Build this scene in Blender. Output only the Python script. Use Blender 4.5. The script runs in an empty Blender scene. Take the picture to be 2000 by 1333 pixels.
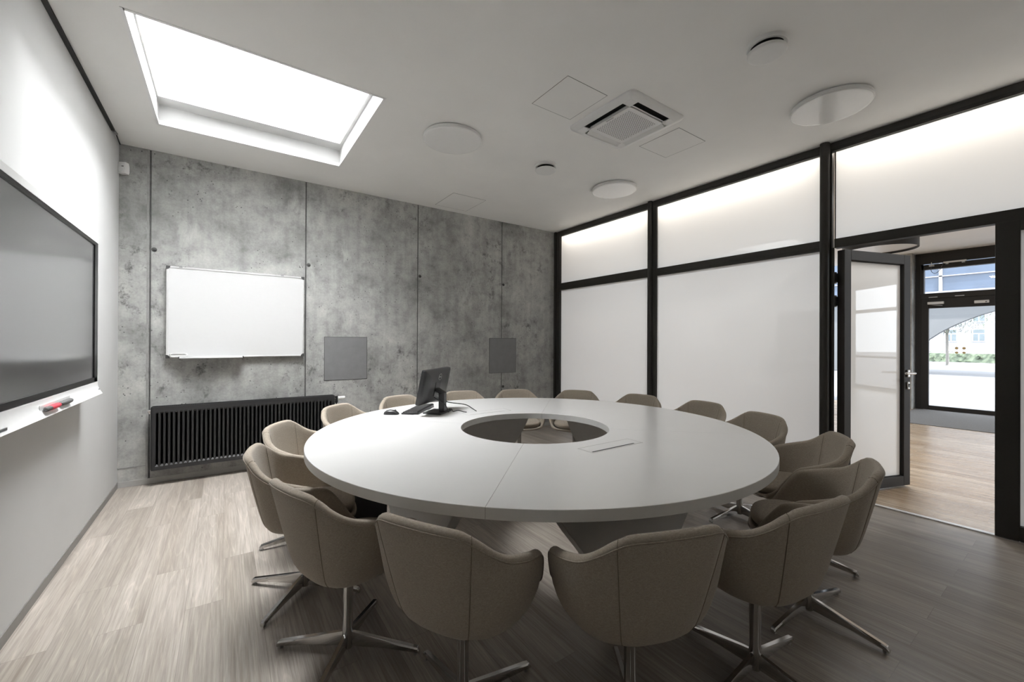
import bpy, bmesh, math, random
from mathutils import Vector, Matrix
random.seed(7)
PI = math.pi
S = bpy.context.scene
COL = S.collection

# ------------------------------------------------------------------ camera, world, lights, exposure
F_PX, YAW, EYE, PITCH, ROLL = 802.4287, 0.6100186, 1.288922, 0.001986462, 0.004394718
XL, XR, YB, YF, H = -0.7613, 4.2372, 4.8878, -1.45, 3.0     # left wall, glass wall, concrete wall, wall behind camera, ceiling
cam = bpy.data.cameras.new('camera'); cam_o = bpy.data.objects.new('camera', cam); COL.objects.link(cam_o)
cam.sensor_fit = 'HORIZONTAL'; cam.sensor_width = 36.0; cam.lens = F_PX * 36.0 / 2000.0
cam.clip_start = 0.05; cam.clip_end = 300
_r = Vector((math.cos(YAW), -math.sin(YAW), 0)); _d = Vector((math.sin(YAW), math.cos(YAW), 0)); _u = Vector((0, 0, 1))
_f = _d * math.cos(PITCH) + _u * math.sin(PITCH); _u2 = -_d * math.sin(PITCH) + _u * math.cos(PITCH)
_rr = _r * math.cos(ROLL) + _u2 * math.sin(ROLL); _uu = -_r * math.sin(ROLL) + _u2 * math.cos(ROLL)
cam_o.matrix_world = Matrix(((_rr.x, _uu.x, -_f.x, 0), (_rr.y, _uu.y, -_f.y, 0), (_rr.z, _uu.z, -_f.z, EYE), (0, 0, 0, 1)))
S.camera = cam_o
S.view_settings.view_transform = 'Standard'; S.view_settings.look = 'None'
S.view_settings.gamma = 1.0; S.view_settings.use_curve_mapping = False
S.view_settings.exposure = 0.31
S.cycles.use_denoising = True
S.cycles.max_bounces = 10; S.cycles.diffuse_bounces = 6; S.cycles.glossy_bounces = 4
S.cycles.transmission_bounces = 6; S.cycles.transparent_max_bounces = 12
S.cycles.sample_clamp_indirect = 6.0; S.cycles.caustics_reflective = False; S.cycles.caustics_refractive = False

SKYLIGHT_E = 49.0      # radiance of the bright overcast sky in the roof light
SKY_E = 5.0            # sky outside the entrance
LED_W = 14.0           # watts per LED strip behind the glazing head
HALL_W = 36.0          # watts per added fill light in the hall

w = bpy.data.worlds.new('sky'); S.world = w; w.use_nodes = True
_bg = w.node_tree.nodes['Background']; _bg.inputs[0].default_value = (0.86, 0.93, 1.0, 1); _bg.inputs[1].default_value = SKY_E

def light(name, kind, loc, energy, color=(1, 1, 1), size=None, rot=(0, 0, 0), spread=None):
    l = bpy.data.lights.new(name, kind); l.energy = energy; l.color = color
    if kind == 'AREA':
        l.shape = 'RECTANGLE'; l.size, l.size_y = size
        if spread: l.spread = spread
    if kind == 'SUN': l.angle = math.radians(1)
    o = bpy.data.objects.new(name, l); COL.objects.link(o); o.location = loc; o.rotation_euler = rot
    return o
light('sun', 'SUN', (20, -10, 20), 8.0, (1.0, 0.96, 0.9), rot=Vector((0.22, 0.50, -0.84)).to_track_quat('-Z', 'Y').to_euler())
# LED strips in the cove behind the head of the glazed partition
LED_COL = (1.0, 0.91, 0.80)
light('led_strip', 'AREA', (XR + 0.17, 3.95, 2.985), LED_W * 0.55, LED_COL, (0.05, 1.55), (0, math.radians(32), 0))
light('led_strip', 'AREA', (XR + 0.17, 2.28, 2.985), LED_W * 0.55, LED_COL, (0.05, 1.7), (0, math.radians(32), 0))
light('led_strip', 'AREA', (XR + 0.17, 0.20, 2.985), LED_W * 0.75, LED_COL, (0.05, 2.1), (0, math.radians(32), 0))
# added fill lights that brighten the hall and the frosted panes
for _y in (3.6, 1.4, -1.0):
    light('hall_fill_light', 'AREA', (XR + 1.9, _y, 3.05), HALL_W, (0.955, 0.98, 1.0), (0.5, 0.5))

# ------------------------------------------------------------------ helpers
def lin(r, g=None, b=None):
    if g is None: g = b = r
    f = lambda c: (c / 255 / 12.92) if c / 255 <= 0.04045 else ((c / 255 + 0.055) / 1.055) ** 2.4
    return (f(r), f(g), f(b), 1.0)

class NT:
    def __init__(s, name):
        s.m = bpy.data.materials.new(name); s.m.use_nodes = True; s.t = s.m.node_tree
        s.p = s.t.nodes['Principled BSDF']; s.out = s.t.nodes['Material Output']
    def n(s, typ, ins=None, **kw):
        nd = s.t.nodes.new(typ)
        for k, v in kw.items(): setattr(nd, k, v)
        for k, v in (ins or {}).items(): s.set(nd.inputs[k], v)
        return nd
    def set(s, sock, v):
        if isinstance(v, bpy.types.NodeSocket): s.t.links.new(v, sock)
        else: sock.default_value = v
    def ramp(s, fac, stops, interp='LINEAR'):
        r = s.n('ShaderNodeValToRGB'); r.color_ramp.interpolation = interp
        el = r.color_ramp.elements
        while len(el) < len(stops): el.new(0.5)
        for e, (p, c) in zip(el, stops):
            e.position = p; e.color = c if len(c) == 4 else (*c, 1)
        s.set(r.inputs[0], fac); return r.outputs[0]
    def noise(s, vec, scale, detail=4, rough=0.55, dist=0.0):
        return s.n('ShaderNodeTexNoise', {'Vector': vec, 'Scale': scale, 'Detail': detail, 'Roughness': rough, 'Distortion': dist}).outputs[0]
    def mix(s, a, b, fac, blend='MIX'):
        nd = s.n('ShaderNodeMix', data_type='RGBA', blend_type=blend)
        s.set(nd.inputs[0], fac); s.set(nd.inputs[6], a); s.set(nd.inputs[7], b); return nd.outputs[2]
    def math(s, op, a, b=0.0, clamp=False):
        nd = s.n('ShaderNodeMath', operation=op, use_clamp=clamp); s.set(nd.inputs[0], a); s.set(nd.inputs[1], b); return nd.outputs[0]
    def coord(s, kind='Object'):
        return s.n('ShaderNodeTexCoord').outputs[kind]
    def mapping(s, vec, scale=(1, 1, 1), rot=(0, 0, 0), loc=(0, 0, 0)):
        return s.n('ShaderNodeMapping', {'Vector': vec, 'Scale': scale, 'Rotation': rot, 'Location': loc}).outputs[0]
    def bump(s, h, strength=0.2, dist=0.01):
        nd = s.n('ShaderNodeBump', {'Strength': strength, 'Distance': dist, 'Height': h}); s.set(s.p.inputs['Normal'], nd.outputs[0]); return nd

def mat(name, color, rough=0.5, metal=0.0, spec=0.5, var=0.0, coat=0.0, scale=30.0):
    k = NT(name); k.p.inputs['Roughness'].default_value = rough; k.p.inputs['Metallic'].default_value = metal
    k.p.inputs['Specular IOR Level'].default_value = spec; k.p.inputs['Coat Weight'].default_value = coat
    if var > 0:
        nz = k.noise(k.coord(), scale, 3)
        a = tuple(c * (1 - var) for c in color[:3]) + (1,); b = tuple(min(1, c * (1 + var)) for c in color[:3]) + (1,)
        k.set(k.p.inputs['Base Color'], k.ramp(nz, [(0.3, a), (0.7, b)]))
    else: k.p.inputs['Base Color'].default_value = color
    return k.m

def emit(name, color, strength):
    k = NT(name); k.p.inputs['Base Color'].default_value = (0.8, 0.8, 0.8, 1)
    k.p.inputs['Emission Color'].default_value = color; k.p.inputs['Emission Strength'].default_value = strength
    return k.m

def m_plaster(name, c, var=0.02):
    k = NT(name); v = k.coord()
    nz = k.noise(v, 2.2, 5); a = tuple(x * (1 - var) for x in c[:3]); b = tuple(min(1, x * (1 + var)) for x in c[:3])
    k.set(k.p.inputs['Base Color'], k.ramp(nz, [(0.3, a), (0.7, b)])); k.p.inputs['Roughness'].default_value = 0.65
    k.p.inputs['Specular IOR Level'].default_value = 0.25
    k.bump(k.noise(v, 160, 3), 0.04, 0.003); return k.m

def m_wood(name, c1, c2, c3, rough=0.34):
    k = NT(name); v = k.coord()
    vr = k.mapping(v, rot=(0, 0, PI / 2))                       # planks run along y
    br = k.n('ShaderNodeTexBrick', {'Vector': vr, 'Color1': (0, 0, 0, 1), 'Color2': (1, 1, 1, 1), 'Mortar': (0.5, 0.5, 0.5, 1), 'Scale': 1.0,
             'Mortar Size': 0.0009, 'Mortar Smooth': 0.1, 'Bias': 0.0, 'Brick Width': 1.25, 'Row Height': 0.150}, offset=0.37, offset_frequency=2)
    sh = k.n('ShaderNodeVectorMath', {0: br.outputs[0], 1: (13.7, 7.1, 3.3)}, operation='MULTIPLY').outputs[0]
    vv = k.n('ShaderNodeVectorMath', {0: v, 1: sh}, operation='ADD').outputs[0]
    g0 = k.noise(k.mapping(vv, (11, 0.30, 1)), 1.0, 3, 0.5, 0.3)
    g1 = k.noise(k.mapping(vv, (22, 1.3, 1)), 1.0, 7, 0.65, 0.8)
    g2 = k.noise(k.mapping(vv, (120, 3.0, 1)), 1.0, 4, 0.7, 0.3)
    cn = k.noise(k.mapping(vv, (7.0, 0.42, 1)), 1.0, 1.6, 0.4, 0.15)
    wv = k.math('SINE', k.math('MULTIPLY', cn, 130.0))
    base = k.ramp(br.outputs[0], [(0.0, c1), (0.5, c2), (1.0, c3)])
    base = k.mix(base, k.ramp(g0, [(0.32, (0.84, 0.82, 0.80)), (0.5, (1, 1, 1)), (0.66, (1.16, 1.17, 1.18))]), 0.8, 'MULTIPLY')
    base = k.mix(base, k.ramp(g1, [(0.32, (0.74, 0.72, 0.70)), (0.62, (1.12, 1.11, 1.10))]), 0.75, 'MULTIPLY')
    base = k.mix(base, k.ramp(g2, [(0.36, (0.62, 0.59, 0.56)), (0.60, (1.12, 1.12, 1.12))]), 0.6, 'MULTIPLY')
    base = k.mix(base, k.ramp(wv, [(0.70, (0.985, 0.985, 0.985)), (1.0, (1.26, 1.25, 1.24))]), 0.45, 'MULTIPLY')
    base = k.mix(base, (0.10, 0.085, 0.07, 1), k.math('MULTIPLY', br.outputs[1], 0.55))
    k.set(k.p.inputs['Base Color'], base)
    k.set(k.p.inputs['Roughness'], k.ramp(g2, [(0.3, (rough - 0.05,) * 3), (0.7, (rough + 0.12,) * 3)]))
    k.p.inputs['Specular IOR Level'].default_value = 0.4
    k.bump(g2, 0.06, 0.004); return k.m

def m_concrete(name):
    k = NT(name); v = k.coord()
    big = k.noise(v, 0.8, 4, 0.5, 0.0); mid = k.noise(v, 2.6, 9, 0.60, 0.15); sm = k.noise(k.mapping(v, loc=(5, 2, 8)), 9.0, 8, 0.62, 0.1); fine = k.noise(v, 55, 5, 0.7)
    base = k.ramp(big, [(0.3, lin(146, 146, 144)), (0.5, lin(161, 161, 159)), (0.7, lin(177, 177, 174))])
    base = k.mix(base, k.ramp(mid, [(0.30, (0.58, 0.58, 0.58)), (0.48, (1, 1, 1)), (0.68, (1.20, 1.20, 1.18))]), 0.85, 'MULTIPLY')
    base = k.mix(base, k.ramp(sm, [(0.30, (0.66, 0.66, 0.66)), (0.5, (1, 1, 1)), (0.68, (1.16, 1.16, 1.15))]), 0.8, 'MULTIPLY')
    base = k.mix(base, k.ramp(fine, [(0.3, (0.72, 0.72, 0.72)), (0.7, (1.16, 1.16, 1.16))]), 0.5, 'MULTIPLY')
    st = k.noise(k.mapping(v, (11, 1, 0.5)), 1.0, 5, 0.6, 0.1)                       # vertical runs
    base = k.mix(base, k.ramp(st, [(0.36, (0.80, 0.80, 0.80)), (0.58, (1.05, 1.05, 1.05))]), 0.55, 'MULTIPLY')
    blot = k.noise(k.mapping(v, (1.0, 1, 0.8), loc=(3.1, 0, 1.7)), 9.0, 10, 0.75, 0.1)  # dark smudges in patches
    msk = k.noise(k.mapping(v, loc=(7.3, 0, 2.2)), 1.3, 2)
    bl = k.math('MULTIPLY', k.ramp(blot, [(0.53, (0, 0, 0)), (0.66, (1, 1, 1))]), k.ramp(msk, [(0.50, (0, 0, 0)), (0.62, (1, 1, 1))]))
    base = k.mix(base, (0.03, 0.03, 0.029, 1), k.math('MULTIPLY', bl, 0.8))
    lt = k.noise(k.mapping(v, (2.2, 1, 0.8), rot=(0, 0.7, 0), loc=(1, 4, 9)), 3.0, 9, 0.72, 0.2)   # pale scuffs, slanting
    lm = k.noise(k.mapping(v, loc=(2.9, 0, 5.0)), 1.2, 2)
    base = k.mix(base, lin(196, 196, 193), k.math('MULTIPLY', k.math('MULTIPLY', k.ramp(lt, [(0.54, (0, 0, 0)), (0.70, (1, 1, 1))]), k.ramp(lm, [(0.45, (0, 0, 0)), (0.6, (1, 1, 1))])), 0.6))
    pit = k.n('ShaderNodeTexVoronoi', {'Vector': v, 'Scale': 26.0, 'Randomness': 1.0}).outputs[0]
    pk = k.noise(v, 6.0, 3)
    ps = k.math('MULTIPLY', k.ramp(pit, [(0.0, (1, 1, 1)), (0.09, (1, 1, 1)), (0.15, (0, 0, 0))]), k.ramp(pk, [(0.52, (0, 0, 0)), (0.57, (1, 1, 1))]))
    base = k.mix(base, (0.025, 0.025, 0.025, 1), k.math('MULTIPLY', ps, 0.85))
    k.set(k.p.inputs['Base Color'], base); k.p.inputs['Roughness'].default_value = 0.8; k.p.inputs['Specular IOR Level'].default_value = 0.25
    hgt = k.math('SUBTRACT', k.math('ADD', k.math('MULTIPLY', mid, 0.4), k.math('MULTIPLY', fine, 0.25)), ps)
    k.bump(hgt, 0.25, 0.006); return k.m

def m_fabric(name, c):
    k = NT(name); v = k.coord()
    a = k.noise(k.mapping(v, (900, 900, 120)), 1.0, 2); b = k.noise(k.mapping(v, (110, 110, 900)), 1.0, 2)
    wv = k.math('ADD', k.math('MULTIPLY', a, 0.5), k.math('MULTIPLY', b, 0.5))
    lo = tuple(x * 0.72 for x in c[:3]); hi = tuple(x * 1.25 for x in c[:3])
    k.set(k.p.inputs['Base Color'], k.ramp(wv, [(0.35, lo), (0.65, hi)]))
    k.p.inputs['Roughness'].default_value = 0.9; k.p.inputs['Specular IOR Level'].default_value = 0.2
    k.p.inputs['Sheen Weight'].default_value = 0.15
    k.bump(wv, 0.15, 0.002); return k.m

def m_frost(name, tr=0.55):
    k = NT(name); t = k.t
    df = k.n('ShaderNodeBsdfDiffuse', {'Color': (0.80, 0.81, 0.81, 1)}); tl = k.n('ShaderNodeBsdfTranslucent', {'Color': (0.93, 0.94, 0.94, 1)})
    m1 = k.n('ShaderNodeMixShader', {0: tr, 1: df.outputs[0], 2: tl.outputs[0]})
    gl = k.n('ShaderNodeBsdfGlossy', {'Color': (1, 1, 1, 1), 'Roughness': 0.015}); fr = k.n('ShaderNodeFresnel', {'IOR': 1.5})
    m2 = k.n('ShaderNodeMixShader', {0: fr.outputs[0], 1: m1.outputs[0], 2: gl.outputs[0]})
    k.set(k.out.inputs[0], m2.outputs[0]); return k.m

def m_clear(name, tint=(1, 1, 1, 1)):
    k = NT(name)
    tr = k.n('ShaderNodeBsdfTransparent', {'Color': tint}); gl = k.n('ShaderNodeBsdfGlossy', {'Roughness': 0.01}); fr = k.n('ShaderNodeFresnel', {'IOR': 1.45})
    geo = k.n('ShaderNodeNewGeometry'); f = k.math('MULTIPLY', fr.outputs[0], k.math('SUBTRACT', 1.0, geo.outputs['Backfacing']))
    m2 = k.n('ShaderNodeMixShader', {0: f, 1: tr.outputs[0], 2: gl.outputs[0]})
    k.set(k.out.inputs[0], m2.outputs[0]); return k.m

M = {}
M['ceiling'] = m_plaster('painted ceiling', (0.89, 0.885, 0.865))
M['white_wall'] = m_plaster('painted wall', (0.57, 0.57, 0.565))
M['concrete'] = m_concrete('raw concrete')
M['concrete_dark'] = mat('dark joint concrete', lin(78, 78, 77), 0.85, var=0.25)  # discoloured joint concrete; reused for the tie hole shade and edge gaps
M['plug'] = mat('concrete plug', lin(140, 140, 138), 0.8, var=0.15)
M['pit'] = mat('tie hole shade', lin(38, 38, 38), 0.9, var=0.2)  # near-black that paints the shade inside the tie holes
M['panel_grey'] = mat('grey access panel paint', lin(118, 118, 119), 0.55, var=0.06, scale=12)
M['floor'] = m_wood('grey oak planks', lin(149, 142, 134), lin(158, 151, 143), lin(167, 160, 152))
M['hall_floor'] = m_wood('hall oak planks', lin(166, 144, 118), lin(178, 158, 134), lin(190, 173, 151), 0.24)
M['base_grey'] = mat('grey skirting', lin(128, 126, 123), 0.45, var=0.04)
M['base_pale'] = mat('pale skirting', lin(168, 167, 164), 0.5, var=0.05)
M['white_lac'] = mat('white lacquer', (0.86, 0.86, 0.855, 1), 0.35, var=0.01)
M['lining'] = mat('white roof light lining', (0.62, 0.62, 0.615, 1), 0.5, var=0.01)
M['white_plastic'] = mat('white plastic', (0.78, 0.78, 0.77, 1), 0.4, var=0.01)
M['white_gloss'] = mat('white gloss disc', (0.90, 0.90, 0.89, 1), 0.10, var=0.01)
M['table'] = mat('white table laminate', (0.81, 0.805, 0.795, 1), 0.24, spec=1.0, var=0.008, scale=4)
M['table_edge'] = mat('table edge band', (0.70, 0.695, 0.68, 1), 0.45, var=0.01)
M['table_leg'] = mat('table panel leg', (0.66, 0.655, 0.645, 1), 0.5, var=0.02)
M['seam_dark'] = mat('joint line', lin(150, 148, 145), 0.8, var=0.05)
M['slot'] = mat('dark slot', lin(24), 0.7, var=0.2)
M['frame'] = mat('dark anodised frame', lin(50, 48, 46), 0.5, 0.0, 0.25, var=0.08, scale=200)
M['gasket'] = mat('black gasket', lin(22), 0.7, var=0.1)
M['film'] = m_frost('frosted glazing film')
M['clear'] = m_clear('clear glass')
M['black_rad'] = mat('black radiator enamel', lin(42, 42, 43), 0.42, var=0.06)
M['fabric'] = m_fabric('beige weave', lin(160, 150, 137))
M['piping'] = m_fabric('beige piping', lin(152, 142, 129))
M['thread'] = mat('dark seam', lin(122, 113, 101), 0.9, var=0.1)
M['chrome'] = mat('polished aluminium', (0.62, 0.61, 0.60, 1), 0.12, 1.0, var=0.02)
M['steel'] = mat('brushed steel', (0.55, 0.54, 0.52, 1), 0.28, 1.0, var=0.05, scale=120)
M['black_plastic'] = mat('black plastic', lin(32, 32, 33), 0.4, var=0.06)
M['black_gloss'] = mat('black glossy bezel', lin(12), 0.3, spec=0.2, var=0.05)
M['screen'] = mat('dark display glass', lin(84, 84, 85), 0.14, 0.0, 1.0, var=0.02); M['screen'].node_tree.nodes['Principled BSDF'].inputs['IOR'].default_value = 2.0
M['silver_plastic'] = mat('silver plastic', lin(150), 0.35, 0.6, var=0.04)
M['board'] = mat('white enamel board', (0.69, 0.69, 0.69, 1), 0.22, var=0.005)
M['alu'] = mat('light aluminium', (0.74, 0.74, 0.74, 1), 0.4, 0.25, var=0.03)
M['dark_corner'] = mat('dark grey plastic', lin(62), 0.5, var=0.06)
M['red'] = mat('red rubber grip', lin(205, 62, 78), 0.5, var=0.06)
M['grey_rubber'] = mat('grey rubber grip', lin(92), 0.6, var=0.06)
M['mat_fabric'] = mat('grey entrance carpet', lin(98, 96, 94), 0.95, var=0.25, scale=90)
M['sky_pane'] = emit('bright overcast sky', (0.97, 0.985, 1.0, 1), SKYLIGHT_E)
M['paper'] = mat('white paper', (0.85, 0.85, 0.85, 1), 0.6, var=0.01)
M['key'] = mat('key caps', lin(48), 0.5, var=0.15)
M['logo'] = mat('grey printed mark', lin(190), 0.4, var=0.03)
k = NT('beige glass sticker')
k.set(k.out.inputs[0], k.n('ShaderNodeMixShader', {0: 0.65, 1: k.n('ShaderNodeBsdfDiffuse', {'Color': lin(190, 172, 140)}).outputs[0], 2: k.n('ShaderNodeBsdfTranslucent', {'Color': lin(190, 172, 140)}).outputs[0]}).outputs[0]); M['dots'] = k.m

def obj(name, bm, m, parent=None, smooth=False, mats=None):
    me = bpy.data.meshes.new(name); bmesh.ops.recalc_face_normals(bm, faces=bm.faces) if smooth != 'raw' else None
    bm.to_mesh(me); bm.free()
    for q in (mats or [m]): me.materials.append(q)
    if smooth:
        for p in me.polygons: p.use_smooth = True
        if smooth == 'auto': me.set_sharp_from_angle(angle=math.radians(38))
    o = bpy.data.objects.new(name, me); COL.objects.link(o)
    if parent: o.parent = parent
    return o
def bevel(o, wdt=0.004, seg=2):
    b = o.modifiers.new('bevel', 'BEVEL'); b.width = wdt; b.segments = seg; b.limit_method = 'ANGLE'; b.angle_limit = math.radians(40)
    for p in o.data.polygons: p.use_smooth = True
    o.data.set_sharp_from_angle(angle=math.radians(60)); return o
def tag(o, label, cat, group=None):
    o['label'] = label; o['category'] = cat
    if group: o['group'] = group
    return o
def thing(name, label, cat, loc=(0, 0, 0), rz=0.0, group=None):
    o = bpy.data.objects.new(name, None); COL.objects.link(o); o.location = loc; o.rotation_euler = (0, 0, rz); o.empty_display_size = 0.1
    return tag(o, label, cat, group)
def struct(o, label=None):
    o['kind'] = 'structure'
    if label: o['label'] = label
    return o
def empty(name, loc=(0, 0, 0), rz=0.0):
    o = bpy.data.objects.new(name, None); COL.objects.link(o); o.location = loc; o.rotation_euler = (0, 0, rz); o.empty_display_size = 0.1; return o

def box(bm, x0, x1, y0, y1, z0, z1, mi=0):
    v = [bm.verts.new(p) for p in ((x0, y0, z0), (x1, y0, z0), (x1, y1, z0), (x0, y1, z0), (x0, y0, z1), (x1, y0, z1), (x1, y1, z1), (x0, y1, z1))]
    for f in ((0, 3, 2, 1), (4, 5, 6, 7), (0, 1, 5, 4), (1, 2, 6, 5), (2, 3, 7, 6), (3, 0, 4, 7)):
        bm.faces.new([v[i] for i in f]).material_index = mi
    return v
def bx(*a):
    bm = bmesh.new(); box(bm, *a); return bm
def cyl(bm, p0, p1, r0, r1=None, seg=24, caps=True):
    p0, p1 = Vector(p0), Vector(p1); r1 = r0 if r1 is None else r1
    ax = (p1 - p0).normalized(); t = Vector((1, 0, 0)) if abs(ax.x) < 0.9 else Vector((0, 1, 0))
    a = ax.cross(t).normalized(); b = ax.cross(a)
    A = [bm.verts.new(p0 + (a * math.cos(2 * PI * i / seg) + b * math.sin(2 * PI * i / seg)) * r0) for i in range(seg)]
    B = [bm.verts.new(p1 + (a * math.cos(2 * PI * i / seg) + b * math.sin(2 * PI * i / seg)) * r1) for i in range(seg)]
    for i in range(seg): bm.faces.new((A[i], A[(i + 1) % seg], B[(i + 1) % seg], B[i]))
    if caps: bm.faces.new(A[::-1]); bm.faces.new(B)
def lathe(bm, prof, cx=0, cy=0, seg=48, cap0=True, cap1=True):
    rings = [[bm.verts.new((cx + r * math.cos(2 * PI * i / seg), cy + r * math.sin(2 * PI * i / seg), z)) for i in range(seg)] for r, z in prof]
    for a, b in zip(rings, rings[1:]):
        for i in range(seg): bm.faces.new((a[i], a[(i + 1) % seg], b[(i + 1) % seg], b[i]))
    if cap0: bm.faces.new(rings[0][::-1])
    if cap1: bm.faces.new(rings[-1])
def tube(bm, pts, r, seg=8, closed=False):
    pts = [Vector(p) for p in pts]; n = len(pts); rings = []
    up = Vector((0, 0, 1)); prev = None
    for i, p in enumerate(pts):
        t = (pts[(i + 1) % n] - pts[i - 1]) if closed else (pts[min(i + 1, n - 1)] - pts[max(i - 1, 0)])
        t.normalize()
        if prev is None:
            a = t.cross(up)
            if a.length < 1e-3: a = t.cross(Vector((1, 0, 0)))
            a.normalize()
        else:
            a = prev - t * prev.dot(t); a.normalize()
        prev = a; b = t.cross(a)
        rings.append([bm.verts.new(p + (a * math.cos(2 * PI * k / seg) + b * math.sin(2 * PI * k / seg)) * r) for k in range(seg)])
    for i in range(n if closed else n - 1):
        A, B = rings[i], rings[(i + 1) % n]
        for k in range(seg): bm.faces.new((A[k], A[(k + 1) % seg], B[(k + 1) % seg], B[k]))
    if not closed: bm.faces.new(rings[0][::-1]); bm.faces.new(rings[-1])
def prism(bm, poly, axis, a, b):
    # poly: 2-D outline; axis: the extrusion axis, from a to b
    def P(q, t):
        return {'x': (t, q[0], q[1]), 'y': (q[0], t, q[1]), 'z': (q[0], q[1], t)}[axis]
    A = [bm.verts.new(P(q, a)) for q in poly]; B = [bm.verts.new(P(q, b)) for q in poly]; n = len(poly)
    for i in range(n): bm.faces.new((A[i], A[(i + 1) % n], B[(i + 1) % n], B[i]))
    bm.faces.new(A[::-1]); bm.faces.new(B)
def smooth_path(pts, n=8):
    P = [Vector(p) for p in pts]; out = []
    for i in range(len(P) - 1):
        p0, p1, p2, p3 = P[max(i - 1, 0)], P[i], P[i + 1], P[min(i + 2, len(P) - 1)]
        for k in range(n):
            t = k / n; out.append(0.5 * ((2 * p1) + (p2 - p0) * t + (2 * p0 - 5 * p1 + 4 * p2 - p3) * t * t + (3 * p1 - p0 - 3 * p2 + p3) * t ** 3))
    return out + [P[-1]]
def interp(tab, x):
    if x <= tab[0][0]: return tab[0][1]
    for (a, va), (b, vb) in zip(tab, tab[1:]):
        if x <= b: return va + (vb - va) * (x - a) / (b - a)
    return tab[-1][1]

# ------------------------------------------------------------------ the room shell
struct(obj('floor', bx(XL - 0.2, XR + 0.02, YF - 0.2, YB + 0.2, -0.12, 0.0), M['floor']), 'greyed oak plank floor of the meeting room')
# ceiling with the roof-light opening
SX0, SX1, SY0, SY1 = -0.44, 0.912, 2.890, 4.262
bm = bmesh.new()
for a in ((XL - 0.2, SX0, YF - 0.2, YB + 0.2), (SX1, XR + 0.06, YF - 0.2, YB + 0.2), (SX0, SX1, YF - 0.2, SY0), (SX0, SX1, SY1, YB + 0.2)):
    box(bm, *a, H, H + 0.15)
struct(obj('ceiling', bm, M['ceiling']), 'matt pale ceiling of the meeting room')
# roof light: white lining, ledge, bright pane
win = struct(empty('window_1', (0, 0, 0)), 'square roof light in the ceiling, blown out with daylight')
bm = bmesh.new()
e_ = 0.004
for a in ((SX0 - 0.02, SX0 + e_, SY0 - 0.02, SY1 + 0.02), (SX1 - e_, SX1 + 0.02, SY0 - 0.02, SY1 + 0.02), (SX0, SX1, SY0 - 0.02, SY0 + e_), (SX0, SX1, SY1 - e_, SY1 + 0.02)):
    box(bm, *a, H + 0.001, H + 0.156)
WELL = 1.3  # unseen shaft height, made deep to send the daylight more straight down
PX0, PX1, PY0, PY1 = -0.425, 0.880, 2.93, 4.108
for a in ((SX0, PX0, SY0, SY1), (PX1, SX1, SY0, SY1), (PX0, PX1, SY0, PY0), (PX0, PX1, PY1, SY1)):
    box(bm, *a, H + 0.152, H + WELL)
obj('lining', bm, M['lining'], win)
obj('pane', bx(PX0 - 0.01, PX1 + 0.01, PY0 - 0.01, PY1 + 0.01, H + WELL - 0.03, H + WELL - 0.01), M['sky_pane'], win)
bm = bmesh.new()
for a in ((SX0 - 0.012, SX0 + 0.006, SY0 - 0.012, SY1 + 0.012), (SX1 - 0.006, SX1 + 0.012, SY0 - 0.012, SY1 + 0.012), (SX0, SX1, SY0 - 0.012, SY0 + 0.006), (SX0, SX1, SY1 - 0.006, SY1 + 0.012)):
    box(bm, *a, H - 0.003, H + 0.03)
obj('frame', bm, M['white_lac'], win)

# side and rear walls
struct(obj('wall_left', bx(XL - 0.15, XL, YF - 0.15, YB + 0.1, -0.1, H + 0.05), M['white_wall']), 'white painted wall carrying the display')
struct(obj('wall_front', bx(XL - 0.15, XR + 0.1, YF - 0.15, YF, -0.1, H + 0.05), M['ceiling']), 'white wall behind the viewpoint')
# concrete wall with recessed formwork joints
JX = (-0.552, 0.710, 1.976, 3.236)
prof = [(XL - 0.05, YB)]
for j in JX:
    prof += [(j - 0.008, YB), (j - 0.006, YB + 0.007), (j + 0.004, YB + 0.007), (j + 0.006, YB)]
prof += [(XR + 0.3, YB), (XR + 0.3, YB + 0.2), (XL - 0.05, YB + 0.2)]
bm = bmesh.new(); prism(bm, prof, 'z', 0.0, H + 0.05)
wb = struct(obj('wall_back', bm, M['concrete']), 'raw board-marked concrete wall with vertical joints')
bm = bmesh.new()
for j in JX: box(bm, j - 0.006, j + 0.004, YB + 0.0055, YB + 0.0072, 0.05, H)
obj('joint', bm, M['concrete_dark'], wb)
bm = bmesh.new(); box(bm, JX[0] - 0.024, JX[0] - 0.010, YB - 0.004, YB + 0.01, 0.06, H); box(bm, XL, JX[0] - 0.024, YB - 0.003, YB + 0.01, 0.165, 0.172)
obj('cast_ridge', bm, M['plug'], wb)
k_ = 0
for j in JX:
    for z in (2.107, 0.650):
        if j == JX[0] and z < 1 or True:
            bm = bmesh.new(); cyl(bm, (j - 0.030, YB - 0.0015, z), (j - 0.030, YB + 0.01, z), 0.021, seg=24)
            obj('tie_plug', bm, M['plug'], wb)
            bm = bmesh.new(); cyl(bm, (j + 0.026, YB - 0.001, z), (j + 0.026, YB + 0.01, z), 0.020, seg=24)  # proud dark discs paint the shade of the open holes
            obj('tie_hole_shade', bm, M['concrete_dark'], wb)
            bm = bmesh.new(); cyl(bm, (j + 0.029, YB - 0.002, z), (j + 0.029, YB + 0.01, z - 0.004), 0.013, seg=20)
            obj('tie_hole_shade', bm, M['pit'], wb)
struct(obj('baseboard_left', bx(XL, XL + 0.005, YF, YB, 0.0, 0.051), M['base_grey']), 'grey skirting along the white wall')
struct(obj('baseboard_back', bx(XL + 0.005, XR - 0.05, YB - 0.006, YB, 0.0, 0.05), M['base_pale']), 'pale skirting under the concrete wall')
struct(obj('trim_1', bx(XL, XL + 0.022, YF, 4.58, H - 0.016, H - 0.001), M['gasket']), 'black strip painted as the shade of the gap between white wall and ceiling')  # solid black strip stands in for the shade of the recessed gap
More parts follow.
